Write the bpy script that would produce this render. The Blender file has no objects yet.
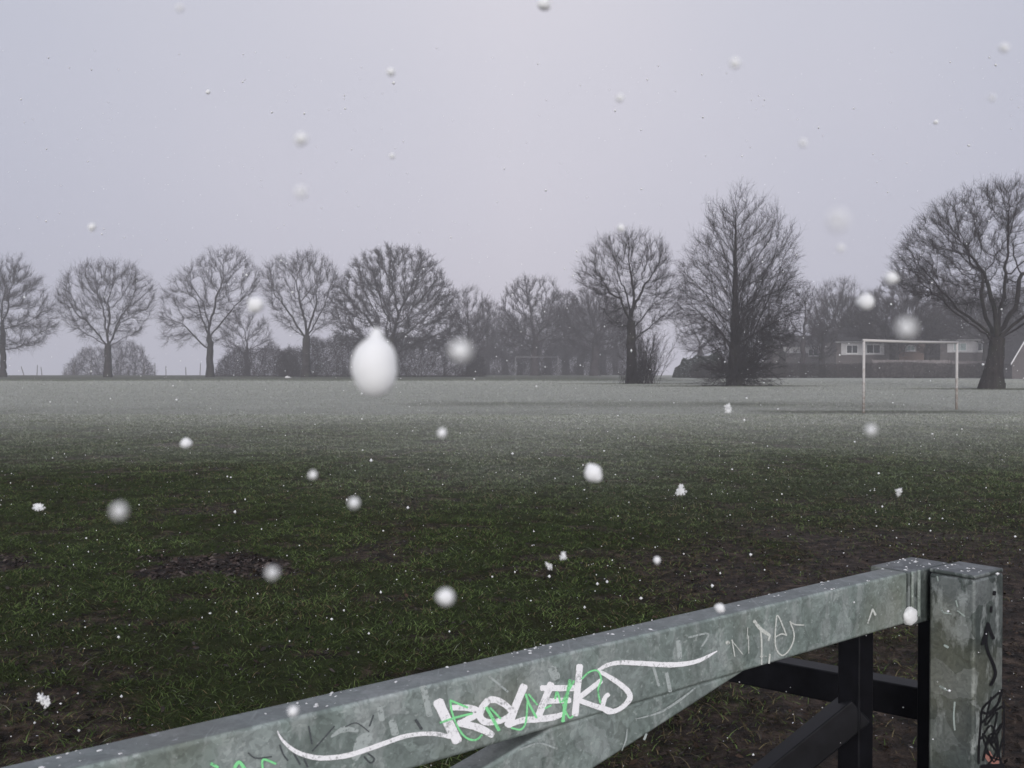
import bpy, math, random
import numpy as np
from mathutils import Vector

random.seed(7)
RNG = np.random.default_rng(11)
S = bpy.context.scene
C = S.collection
F = 995.56           # focal length in pixels (35 mm on a 36 mm sensor, 1024 px wide)
CAMH = 1.5
PITCH = math.atan(16 / F)

# ------------------------------------------------------------------ helpers
def ray(px, py):
    x, y, z = (px - 512) / F, -(py - 384) / F, 1.0
    c, s = math.cos(PITCH), math.sin(PITCH)
    return np.array([x, z * c + y * s, y * c - z * s])

def at(px, py, Y):
    """world point at distance Y north of the camera"""
    d = ray(px, py)
    return np.array([0, 0, CAMH]) + d * (Y / d[1])

def on_ground(px, py):
    d = ray(px, py)
    return np.array([0, 0, CAMH]) + d * (-CAMH / d[2])

def on_plane(px, py, p0, n):
    d = ray(px, py); o = np.array([0, 0, CAMH])
    return o + d * (np.dot(np.array(p0) - o, n) / np.dot(d, n))

def props(o, label=None, cat=None, group=None, kind=None):
    if label: o['label'] = label
    if cat: o['category'] = cat
    if group: o['group'] = group
    if kind: o['kind'] = kind
    return o

def thing(name, loc, label, cat, group=None, rotz=0):
    o = bpy.data.objects.new(name, None)
    o.location = loc; o.rotation_euler = (0, 0, rotz)
    o.empty_display_size = 0.2
    C.objects.link(o)
    return props(o, label, cat, group)

def mesh_np(name, V, quads=None, tris=None, mat=None, parent=None, smooth=False, origin=None, attrs=None):
    """one mesh object from numpy arrays given in world coordinates"""
    V = np.asarray(V, dtype=np.float32).reshape(-1, 3)
    o_ = np.zeros(3, dtype=np.float32) if origin is None else np.asarray(origin, dtype=np.float32)
    if parent is not None and origin is None:
        o_ = np.array(parent.matrix_basis.translation, dtype=np.float32)
        q = parent
        while q.parent is not None:
            q = q.parent
            o_ = o_ + np.array(q.matrix_basis.translation, dtype=np.float32)
    V = V - o_
    m = bpy.data.meshes.new(name)
    nq = 0 if quads is None else len(quads)
    nt = 0 if tris is None else len(tris)
    loops = []
    if nq: loops.append(np.asarray(quads, dtype=np.int32).reshape(-1))
    if nt: loops.append(np.asarray(tris, dtype=np.int32).reshape(-1))
    L = np.concatenate(loops)
    m.vertices.add(len(V)); m.vertices.foreach_set('co', V.reshape(-1))
    m.loops.add(len(L)); m.loops.foreach_set('vertex_index', L)
    starts = np.concatenate([np.arange(nq) * 4, nq * 4 + np.arange(nt) * 3]).astype(np.int32)
    m.polygons.add(nq + nt)
    m.polygons.foreach_set('loop_start', starts)
    if smooth:
        m.polygons.foreach_set('use_smooth', np.ones(nq + nt, dtype=bool))
    if attrs:
        for k, (a, ty) in attrs.items():
            at_ = m.attributes.new(k, ty, 'POINT')
            at_.data.foreach_set('value' if ty == 'FLOAT' else 'color', np.asarray(a, dtype=np.float32).reshape(-1))
    m.update(); m.validate(verbose=False)
    o = bpy.data.objects.new(name, m)
    if mat: m.materials.append(mat)
    C.objects.link(o)
    if parent is not None:
        o.parent = parent
    elif origin is not None:
        o.location = origin
    return o

class MB:
    """collects boxes, bars and tubes into ONE mesh"""
    def __init__(s): s.v = []; s.f = []
    def add(s, vs, fs):
        b = len(s.v); s.v += [tuple(map(float, p)) for p in vs]; s.f += [tuple(b + i for i in q) for q in fs]
    def obox(s, c, ax, ay, az):
        """oriented box: centre and three half-vectors"""
        c = np.array(c); P = []
        for i in (-1, 1):
            for j in (-1, 1):
                for k in (-1, 1):
                    P.append(c + i * np.array(ax) + j * np.array(ay) + k * np.array(az))
        s.add(P, [(0, 1, 3, 2), (4, 6, 7, 5), (0, 4, 5, 1), (2, 3, 7, 6), (0, 2, 6, 4), (1, 5, 7, 3)])
    def box(s, x0, x1, y0, y1, z0, z1):
        s.obox(((x0+x1)/2, (y0+y1)/2, (z0+z1)/2), ((x1-x0)/2, 0, 0), (0, (y1-y0)/2, 0), (0, 0, (z1-z0)/2))
    def tube(s, pts, rad, n=10):
        pts = [np.array(p, dtype=float) for p in pts]
        rads = rad if isinstance(rad, (list, tuple)) else [rad] * len(pts)
        rings = []
        for i, p in enumerate(pts):
            d = pts[min(i+1, len(pts)-1)] - pts[max(i-1, 0)]; d /= np.linalg.norm(d)
            ref = np.array([0, 0, 1.0]) if abs(d[2]) < .9 else np.array([1.0, 0, 0])
            u = np.cross(d, ref); u /= np.linalg.norm(u); w = np.cross(d, u)
            rings.append([p + rads[i] * (u * math.cos(2*math.pi*k/n) + w * math.sin(2*math.pi*k/n)) for k in range(n)])
        vs = [q for r in rings for q in r]; fs = []
        for i in range(len(pts) - 1):
            for k in range(n):
                a, b = i*n + k, i*n + (k+1) % n
                fs.append((a, b, b+n, a+n))
        fs.append(tuple(range(n))[::-1]); fs.append(tuple((len(pts)-1)*n + k for k in range(n)))
        s.add(vs, fs)
    def build(s, name, mat, parent=None, bevel=0, smooth=False, origin=None):
        o_ = np.zeros(3)
        q = parent
        while q is not None:
            o_ = o_ + np.array(q.matrix_basis.translation); q = q.parent
        if parent is None and origin is not None: o_ = np.array(origin)
        m = bpy.data.meshes.new(name)
        m.from_pydata([tuple(np.array(v) - o_) for v in s.v], [], s.f); m.update()
        o = bpy.data.objects.new(name, m); C.objects.link(o)
        if parent is not None: o.parent = parent
        elif origin is not None: o.location = origin
        m.materials.append(mat)
        if bevel:
            b = o.modifiers.new('bevel', 'BEVEL'); b.width = bevel; b.segments = 3; b.limit_method = 'ANGLE'
        if smooth or bevel:
            m.polygons.foreach_set('use_smooth', [True] * len(m.polygons))
            if bevel: o.modifiers.new('wn', 'WEIGHTED_NORMAL')
        return o

def vnoise(x, y, scale, seed=0):
    """value noise 0..1, vectorised"""
    x = np.asarray(x) * scale + 1000.3 + seed * 17.7; y = np.asarray(y) * scale + 1000.7 + seed * 31.1
    xi, yi = np.floor(x).astype(np.int64), np.floor(y).astype(np.int64)
    fx, fy = x - xi, y - yi
    fx = fx*fx*(3-2*fx); fy = fy*fy*(3-2*fy)
    def h(a, b):
        n = (a * 374761393 + b * 668265263 + seed * 974711) & 0x7fffffff
        n = ((n ^ (n >> 13)) * 1274126177) & 0x7fffffff
        return ((n ^ (n >> 16)) & 0xffff) / 65535.0
    return (h(xi, yi)*(1-fx) + h(xi+1, yi)*fx)*(1-fy) + (h(xi, yi+1)*(1-fx) + h(xi+1, yi+1)*fx)*fy

def fbm(x, y, scale, seed=0, octs=4):
    t = 0; a = .5; n = 0
    for i in range(octs):
        t = t + a * vnoise(x, y, scale * 2**i, seed + i); n += a; a *= .5
    return t / n

def sstep(a, b, x):
    t = np.clip((np.asarray(x) - a) / (b - a), 0, 1); return t*t*(3-2*t)

# ------------------------------------------------------------------ materials
def new_mat(name):
    m = bpy.data.materials.new(name); m.use_nodes = True
    nt = m.node_tree; nt.nodes.clear()
    out = nt.nodes.new('ShaderNodeOutputMaterial')
    b = nt.nodes.new('ShaderNodeBsdfPrincipled')
    nt.links.new(b.outputs[0], out.inputs[0])
    return m, nt, b, out

def nd(nt, typ, **kw):
    n = nt.nodes.new(typ)
    for k, v in kw.items():
        if k.startswith('i_'):
            key = k[2:]
            key = int(key) if key.isdigit() else key.replace('_', ' ')
            n.inputs[key].default_value = v
        else: setattr(n, k, v)
    return n

def noise(nt, scale, detail=4, rough=.55, vec=None):
    n = nd(nt, 'ShaderNodeTexNoise', i_Scale=scale, i_Detail=detail, i_Roughness=rough)
    if vec is not None: nt.links.new(vec, n.inputs['Vector'])
    return n.outputs['Fac']

def ramp(nt, fac, stops):
    r = nt.nodes.new('ShaderNodeValToRGB'); nt.links.new(fac, r.inputs[0])
    e = r.color_ramp.elements
    while len(e) < len(stops): e.new(.5)
    for i, (p, c) in enumerate(stops):
        e[i].position = p; e[i].color = (c, c, c, 1) if isinstance(c, (int, float)) else (*c, 1)
    return r.outputs[0]

def mix(nt, fac, a, b, mode='MIX'):
    n = nt.nodes.new('ShaderNodeMix'); n.data_type = 'RGBA'; n.blend_type = mode
    for s, v in ((n.inputs[0], fac), (n.inputs[6], a), (n.inputs[7], b)):
        if hasattr(v, 'links'): nt.links.new(v, s)
        elif isinstance(v, (int, float)): s.default_value = v
        else: s.default_value = (*v, 1)
    return n.outputs[2]

def mth(nt, op, a, b=None, clamp=False):
    n = nt.nodes.new('ShaderNodeMath'); n.operation = op; n.use_clamp = clamp
    for s, v in ((n.inputs[0], a), (n.inputs[1], b)):
        if v is None: continue
        if hasattr(v, 'links'): nt.links.new(v, s)
        else: s.default_value = v
    return n.outputs[0]

def bump(nt, b, h, strength=.4, dist=.01):
    n = nd(nt, 'ShaderNodeBump', i_Strength=strength, i_Distance=dist)
    nt.links.new(h, n.inputs['Height']); nt.links.new(n.outputs[0], b.inputs['Normal'])

def objco(nt): return nt.nodes.new('ShaderNodeTexCoord').outputs['Object']

def plain(name, col, rough=.7, var=.3, scale=6, metallic=0, spec=.3):
    m, nt, b, _ = new_mat(name)
    f = noise(nt, scale, 5, .6, objco(nt))
    c = ramp(nt, f, [(.3, tuple(x*(1-var) for x in col)), (.7, tuple(min(1, x*(1+var)) for x in col))])
    nt.links.new(c, b.inputs['Base Color'])
    b.inputs['Roughness'].default_value = rough; b.inputs['Metallic'].default_value = metallic
    b.inputs['Specular IOR Level'].default_value = spec
    return m

def bark(name, col, green=0.0):
    m, nt, b, _ = new_mat(name)
    co = objco(nt)
    mp = nd(nt, 'ShaderNodeMapping'); mp.inputs['Scale'].default_value = (1, 1, .25); nt.links.new(co, mp.inputs[0])
    f = noise(nt, 5, 6, .7, mp.outputs[0])
    g = noise(nt, .8, 3, .5, co)
    c = ramp(nt, f, [(.35, tuple(x*.55 for x in col)), (.7, tuple(x*1.6 for x in col))])
    lich = (col[0]*1.5, col[1]*1.9, col[2]*1.4)
    c = mix(nt, mth(nt, 'MULTIPLY', ramp(nt, g, [(.5, 0.0), (.65, 1.0)]), green), c, lich)
    nt.links.new(c, b.inputs['Base Color']); b.inputs['Roughness'].default_value = .9
    b.inputs['Specular IOR Level'].default_value = .15
    bump(nt, b, f, .7, .05)
    return m

M = {}
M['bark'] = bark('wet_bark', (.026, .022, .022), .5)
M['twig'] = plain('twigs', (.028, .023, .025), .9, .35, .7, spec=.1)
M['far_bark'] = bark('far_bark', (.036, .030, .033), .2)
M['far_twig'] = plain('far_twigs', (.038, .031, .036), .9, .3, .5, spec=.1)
M['hedge'] = plain('hedge_twigs', (.040, .034, .032), .9, .4, .8, spec=.1)
M['evergreen'] = plain('evergreen_leaf', (.022, .030, .020), .7, .4, .9, spec=.2)
M['black_paint'] = None

# galvanised steel
def galv(name, seed, k=1.0):
    m, nt, b, _ = new_mat(name)
    co = objco(nt)
    mp = nd(nt, 'ShaderNodeMapping'); mp.inputs['Location'].default_value = (seed, seed*2.3, seed*.7); nt.links.new(co, mp.inputs[0])
    v = mp.outputs[0]
    vor = nd(nt, 'ShaderNodeTexVoronoi', i_Scale=62.0); vor.feature = 'F1'
    dw = nd(nt, 'ShaderNodeTexNoise', i_Scale=25.0, i_Detail=3.0)
    nt.links.new(v, dw.inputs['Vector'])
    wv = nd(nt, 'ShaderNodeMix'); wv.data_type = 'VECTOR'; wv.inputs[0].default_value = .04
    nt.links.new(v, wv.inputs[4]); nt.links.new(dw.outputs['Color'], wv.inputs[5])
    nt.links.new(wv.outputs[1], vor.inputs['Vector'])
    spangle = nd(nt, 'ShaderNodeSeparateColor'); nt.links.new(vor.outputs['Color'], spangle.inputs[0])
    big = noise(nt, 7, 5, .6, v)
    # rubbed, vertically dragged smears of old scrubbed-off paint
    mp2 = nd(nt, 'ShaderNodeMapping'); mp2.inputs['Scale'].default_value = (1.0, 1.0, .42); mp2.inputs['Rotation'].default_value = (.25, .2, 0); nt.links.new(v, mp2.inputs[0])
    smear = noise(nt, 24, 5, .65, mp2.outputs[0])
    fine = noise(nt, 160, 3, .6, v)
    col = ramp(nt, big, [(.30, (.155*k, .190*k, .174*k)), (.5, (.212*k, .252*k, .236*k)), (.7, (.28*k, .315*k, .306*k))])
    col = mix(nt, .55, col, ramp(nt, spangle.outputs[0], [(0, (.6,)*3), (1, (1.3,)*3)]), 'MULTIPLY')
    col = mix(nt, ramp(nt, smear, [(.53, 0.0), (.60, .5)]), col, (.42, .45, .44))
    vb = nd(nt, 'ShaderNodeTexVoronoi', i_Scale=17.0); nt.links.new(wv.outputs[1], vb.inputs['Vector'])
    sb = nd(nt, 'ShaderNodeSeparateColor'); nt.links.new(vb.outputs['Color'], sb.inputs[0])
    col = mix(nt, ramp(nt, sb.outputs[1], [(.66, 0.0), (.80, .24)]), col, (.47, .50, .50))
    col = mix(nt, ramp(nt, sb.outputs[2], [(.70, 0.0), (.86, .22)]), col, (.14, .165, .155))
    col = mix(nt, ramp(nt, noise(nt, 11, 3, .5, mp2.outputs[0]), [(.55, 0.0), (.7, .45)]), col, (.13, .155, .14))
    col = mix(nt, ramp(nt, noise(nt, 3.1, 3, .5, v), [(.57, 0.0), (.72, .5)]), col, (.20, .20, .145))
    sp2 = nd(nt, 'ShaderNodeTexVoronoi', i_Scale=190.0); nt.links.new(wv.outputs[1], sp2.inputs['Vector'])
    s2 = nd(nt, 'ShaderNodeSeparateColor'); nt.links.new(sp2.outputs['Color'], s2.inputs[0])
    col = mix(nt, .6, col, ramp(nt, s2.outputs[0], [(0, .72), (1, 1.26)]), 'MULTIPLY')
    mp3 = nd(nt, 'ShaderNodeMapping'); mp3.inputs['Rotation'].default_value = (.5, .7, .2); mp3.inputs['Scale'].default_value = (1, .06, 1); nt.links.new(v, mp3.inputs[0])
    col = mix(nt, ramp(nt, noise(nt, 150, 2, .5, mp3.outputs[0]), [(.66, 0.0), (.70, .4)]), col, (.48*k, .52*k, .50*k))
    # dark scuffs
    col = mix(nt, ramp(nt, noise(nt, 60, 4, .75, v), [(.66, 0.0), (.74, .5)]), col, (.07, .08, .075))
    # faces that look up: blended to a flat grey, then flecked with thin wet snow
    g = nt.nodes.new('ShaderNodeNewGeometry'); sx = nd(nt, 'ShaderNodeSeparateXYZ'); nt.links.new(g.outputs['Normal'], sx.inputs[0])
    up = ramp(nt, sx.outputs['Z'], [(.75, 0.0), (.95, 1.0)])
    col = mix(nt, mth(nt, 'MULTIPLY', up, .6), col, (.105, .11, .118))
    frost = mth(nt, 'MULTIPLY', up, ramp(nt, noise(nt, 75, 5, .7, v), [(.62, 0.0), (.74, .5)]))
    col = mix(nt, frost, col, (.62, .64, .68))
    nt.links.new(col, b.inputs['Base Color'])
    b.inputs['Metallic'].default_value = .25
    b.inputs['Specular IOR Level'].default_value = .4
    nt.links.new(ramp(nt, big, [(.3, .42), (.7, .65)]), b.inputs['Roughness'])
    bump(nt, b, mth(nt, 'ADD', mth(nt, 'MULTIPLY', fine, .4), mth(nt, 'ADD', smear, big)), .18, .003)
    return m
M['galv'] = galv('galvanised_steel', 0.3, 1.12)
M['galv_dim'] = galv('galvanised_steel_dimmed', 4.1, .31)  # same galvanised steel, colour darkened to imitate flash falloff towards the post
M['black_steel'] = plain('black_painted_steel', (.006, .006, .008), .5, .5, 30, spec=.16)

def paint(name, col, wear=.25, skip=.6):
    m, nt, b, out = new_mat(name)
    f = noise(nt, 90, 4, .7, objco(nt))
    c = mix(nt, ramp(nt, f, [(.5, 0.0), (.7, wear)]), col, tuple(x*.5 for x in col))
    nt.links.new(c, b.inputs['Base Color']); b.inputs['Roughness'].default_value = .5
    tr = nt.nodes.new('ShaderNodeBsdfTransparent'); mx = nt.nodes.new('ShaderNodeMixShader')     # the pen skips over the rough zinc
    mp = nd(nt, 'ShaderNodeMapping'); mp.inputs['Scale'].default_value = (1, 1, 2.5); nt.links.new(objco(nt), mp.inputs[0])
    sk = mth(nt, 'ADD', mth(nt, 'MULTIPLY', noise(nt, 210, 3, .7, objco(nt)), .6), mth(nt, 'MULTIPLY', noise(nt, 28, 3, .6, mp.outputs[0]), .4))
    nt.links.new(ramp(nt, sk, [(.52, 0.0), (.64, skip)]), mx.inputs[0])
    nt.links.new(b.outputs[0], mx.inputs[1]); nt.links.new(tr.outputs[0], mx.inputs[2]); nt.links.new(mx.outputs[0], out.inputs[0])
    return m
M['g_white'] = paint('white_marker', (.95, .94, .96), .15)
M['g_thin'] = paint('thin_white_marker', (.62, .64, .60), .5)
M['g_scratch'] = paint('pale_scratch', (.40, .46, .43), .5)
M['g_rub'] = paint('rubbed_paint', (.40, .44, .43), .4, .95)
M['g_green'] = paint('green_marker', (.28, .80, .36), .3)
M['g_black'] = paint('black_marker', (.006, .006, .008), .1, .12)
M['g_faint'] = paint('faint_dark_marker', (.085, .093, .10), .4)
M['g_red'] = paint('red_sticker', (.34, .16, .13), .5)

def snowmat(name, a=.96):
    m, nt, b, out = new_mat(name)
    b.inputs['Base Color'].default_value = (a, a, min(.97, a*1.015), 1)
    b.inputs['Roughness'].default_value = .8
    b.inputs['Specular IOR Level'].default_value = .2
    b.inputs['Sheen Weight'].default_value = .8; b.inputs['Sheen Roughness'].default_value = .5
    t = nt.nodes.new('ShaderNodeBsdfTranslucent'); t.inputs[0].default_value = (a, a, a, 1)
    mx = nt.nodes.new('ShaderNodeMixShader'); mx.inputs[0].default_value = .30
    nt.links.new(b.outputs[0], mx.inputs[1]); nt.links.new(t.outputs[0], mx.inputs[2]); nt.links.new(mx.outputs[0], out.inputs[0])
    return m
M['snow'] = snowmat('snow')

# goal posts: white paint flaking to rust, more so low down
def goalmat():
    m, nt, b, _ = new_mat('flaking_white_paint')
    co = objco(nt)
    sx = nd(nt, 'ShaderNodeSeparateXYZ'); nt.links.new(co, sx.inputs[0])
    f = noise(nt, 7, 5, .7, co)
    low = ramp(nt, mth(nt, 'DIVIDE', sx.outputs['Z'], 2.5), [(.0, .26), (.8, .0)])
    w = ramp(nt, mth(nt, 'ADD', f, low), [(.60, 0.0), (.74, .9)])
    c = mix(nt, w, (.44, .42, .41), (.24, .20, .17))
    nt.links.new(c, b.inputs['Base Color']); b.inputs['Roughness'].default_value = .7
    return m
M['goal'] = goalmat()
M['far_goal'] = plain('far_white_paint', (.22, .215, .22), .6, .1)
M['wood'] = plain('weathered_wood', (.10, .085, .075), .9, .4, 4)
M['fence_wood'] = plain('grey_fence_boards', (.16, .14, .14), .9, .35, 2.2)
M['brick'] = None
def brickmat(name, c1, c2):
    m, nt, b, _ = new_mat(name)
    br = nd(nt, 'ShaderNodeTexBrick', i_Scale=4.5); br.inputs['Color1'].default_value = (*c1, 1); br.inputs['Color2'].default_value = (*c2, 1)
    br.inputs['Mortar'].default_value = (.22, .19, .17, 1); br.inputs['Mortar Size'].default_value = .012
    co = objco(nt)
    mp = nd(nt, 'ShaderNodeMapping'); mp.inputs['Rotation'].default_value = (math.pi/2, 0, 0); nt.links.new(co, mp.inputs[0])
    nt.links.new(mp.outputs[0], br.inputs['Vector'])
    f = noise(nt, .9, 4, .6, co)
    nt.links.new(mix(nt, .5, br.outputs[0], ramp(nt, f, [(.3, .7), (.7, 1.2)]), 'MULTIPLY'), b.inputs['Base Color'])
    b.inputs['Roughness'].default_value = .9
    return m
M['brick'] = brickmat('brown_brick', (.058, .051, .055), (.066, .057, .060))
M['brick_orange'] = brickmat('orange_brick', (.12, .08, .07), (.14, .092, .078))
M['roof'] = plain('roof_tiles', (.050, .045, .047), .85, .3, 2)
M['white_clad'] = plain('white_cladding', (.44, .43, .44), .6, .12, 2)
M['white_frame'] = plain('white_window_frame', (.62, .61, .62), .5, .08, 3)
def glassmat():
    m, nt, b, _ = new_mat('window_glass')
    b.inputs['Base Color'].default_value = (.03, .035, .04, 1); b.inputs['Roughness'].default_value = .051
    return m
M['glass'] = glassmat()
M['blind'] = plain('pale_blind', (.30, .36, .36), .7, .1)
M['leaf'] = plain('dead_leaf', (.085, .05, .03), .8, .6, 3)
M['plastic'] = plain('pale_litter', (.55, .54, .53), .6, .1)

# ------------------------------------------------------------------ ground
CREST = 205.0
def gz(x, y):
    x = np.asarray(x, dtype=float); y = np.asarray(y, dtype=float)
    near = 1 - sstep(25, 60, y)
    z = near * (.05*(fbm(x, y, .55, 3, 3) - .5) + .035*(fbm(x, y, 3.2, 5, 3) - .5))
    z = z + (1 - near) * .16 * (fbm(x, y, .05, 9, 3) - .5) * sstep(60, 90, y) * (1 - sstep(150, 180, y))
    z = z - mudmask(x, y) * .02
    d = np.maximum(0, y - CREST)
    return z - np.where(d < 30, .04*d*d/60, .04*(d - 15))

def mudmask(x, y):
    n = fbm(x, y, .9, 21, 4); n2 = fbm(x, y, 2.6, 25, 3)
    e = np.sqrt(((x + 2.3)/.62)**2 + ((y - 7.55)/.50)**2)
    m = 1 - sstep(.55, 1.25, e + (n2 - .5)*1.3)
    e2 = np.sqrt(((x + 4.1)/.45)**2 + ((y - 7.6)/.5)**2)
    m = np.maximum(m, .8*(1 - sstep(.5, 1.2, e2 + (n2 - .5))))
    right = sstep(-.3, 1.3, x + (n - .5)*1.8) * (1 - sstep(3.6, 6.0, y + (n - .5)*3))
    right2 = sstep(.2, 2.6, x + (n - .5)*3) * (1 - sstep(7, 13, y + (n - .5)*6)) * .95
    m = np.maximum(m, np.maximum(right, right2))
    n3 = fbm(x, y, 3.1, 91, 3)
    return np.clip(np.maximum(m, np.maximum(.6*sstep(.64, .76, n), .55*sstep(.56, .72, n3))), 0, 1)

def snowmask(x, y):
    n = fbm(x, y, .22, 31, 4); n2 = fbm(x, y, .05, 37, 3)
    s = sstep(7, 42, y + (n - .5)*10 + (n2 - .5)*12)**.62
    # worn goal-mouth and touchline strip where the turf shows through
    band = np.exp(-((y - 41.5 + (n2 - .5)*5 + .10*(x - 6))/3.0)**2) * sstep(-5, 0, x + (n-.5)*6) * (1 - sstep(14, 18, x))
    s = s * (1 - .26*band*(.0 + 2.0*n))
    gm = np.exp(-((y - 34.2)/1.1)**2) * sstep(7.5, 10, x) * (1 - sstep(15, 17.5, x))
    s = s * (1 - .45*gm)
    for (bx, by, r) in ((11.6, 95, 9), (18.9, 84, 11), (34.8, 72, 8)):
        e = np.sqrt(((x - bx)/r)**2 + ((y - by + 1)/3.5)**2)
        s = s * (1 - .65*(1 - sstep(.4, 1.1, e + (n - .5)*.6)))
    s = s * (1 - .55*sstep(112, 122, y + (n - .5)*6)*(1 - sstep(10, 30, x)))
    return np.clip(s, 0, 1)

def axis(fine, lim, step, g):
    a = [0.0]
    while a[-1] < fine: a.append(a[-1] + step)
    while a[-1] < lim: step *= g; a.append(a[-1] + step)
    return np.array(a)
ya = axis(13, 640, .065, 1.022)
ya = np.concatenate([-axis(1, 140, .4, 1.25)[1:][::-1], ya])
xa = axis(7.5, 620, .08, 1.05); xa = np.concatenate([-xa[1:][::-1], xa])
GX, GY = np.meshgrid(xa, ya)
gxf, gyf = GX.ravel(), GY.ravel()
GZ = gz(gxf, gyf)
nx, ny = len(xa), len(ya)
I = (np.arange(ny - 1)[:, None]*nx + np.arange(nx - 1)[None, :]).ravel()
gq = np.stack([I, I + 1, I + nx + 1, I + nx], 1)

def groundmat():
    m, nt, b, _ = new_mat('winter_turf')
    co = nt.nodes.new('ShaderNodeNewGeometry').outputs['Position']
    mud = nd(nt, 'ShaderNodeAttribute', attribute_name='mud').outputs['Fac']
    snow = nd(nt, 'ShaderNodeAttribute', attribute_name='snow').outputs['Fac']
    f1 = noise(nt, 9, 6, .65, co); f2 = noise(nt, 1.3, 5, .6, co); f3 = noise(nt, 45, 4, .7, co)
    f4 = noise(nt, .35, 4, .55, co)
    grass = ramp(nt, f1, [(.3, (.014, .022, .007)), (.55, (.036, .048, .017)), (.75, (.064, .068, .030))])
    grass = mix(nt, ramp(nt, f2, [(.4, 0.0), (.65, .7)]), grass, (.028, .025, .013))
    dirt = ramp(nt, f1, [(.36, (.008, .0056, .0044)), (.52, (.040, .027, .020)), (.68, (.115, .082, .062))])
    mm = mth(nt, 'ADD', mud, mth(nt, 'MULTIPLY', mth(nt, 'SUBTRACT', f3, .5), .9))
    c = mix(nt, ramp(nt, mm, [(.35, 0.0), (.6, 1.0)]), grass, dirt)
    # snow lying between and on the blades
    sn = mth(nt, 'ADD', mth(nt, 'MULTIPLY', snow, .62), mth(nt, 'MULTIPLY', mth(nt, 'SUBTRACT', f3, .5), .55))
    sn = mth(nt, 'ADD', sn, mth(nt, 'MULTIPLY', mth(nt, 'SUBTRACT', f1, .5), .5))
    sn = mth(nt, 'ADD', sn, mth(nt, 'MULTIPLY', mth(nt, 'SUBTRACT', f4, .5), .35))
    sf = mth(nt, 'MULTIPLY', ramp(nt, sn, [(.0, .18), (.95, .75)]), mth(nt, 'ADD', mth(nt, 'MULTIPLY', snow, .95), .02), True)
    c = mix(nt, sf, c, (.63, .635, .595))
    nt.links.new(c, b.inputs['Base Color'])
    wet = ramp(nt, mm, [(.4, 0.0), (.7, 1.0)])
    nt.links.new(ramp(nt, wet, [(0, .95), (1, .62)]), b.inputs['Roughness']); nt.links.new(ramp(nt, wet, [(0, .03), (1, .08)]), b.inputs['Specular IOR Level'])
    bump(nt, b, mth(nt, 'ADD', f1, mth(nt, 'MULTIPLY', f3, .6)), 1.0, .07)
    return m
M['ground'] = groundmat()
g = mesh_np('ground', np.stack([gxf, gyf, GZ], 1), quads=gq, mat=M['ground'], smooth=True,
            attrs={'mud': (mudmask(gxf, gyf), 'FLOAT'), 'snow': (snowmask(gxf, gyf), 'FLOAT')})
props(g, kind='structure')

# ------------------------------------------------------------------ grass blades (one mass nobody could count)
def vcol_mat(name, rough=.8, trans=.25):
    m, nt, b, out = new_mat(name)
    a = nd(nt, 'ShaderNodeAttribute', attribute_name='tint').outputs['Color']
    nt.links.new(a, b.inputs['Base Color']); b.inputs['Roughness'].default_value = rough
    b.inputs['Specular IOR Level'].default_value = .06
    return m
M['blade'] = vcol_mat('grass_blades', .85)

def scatter_view(n, y0, y1, power, margin=1.6):
    """points on the ground over the seen wedge, denser near the camera"""
    u = RNG.random(n)
    y = (y0**power + u*(y1**power - y0**power))**(1/power)
    x = (RNG.random(n)*2 - 1) * (y*.56 + margin)
    return x, y

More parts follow.
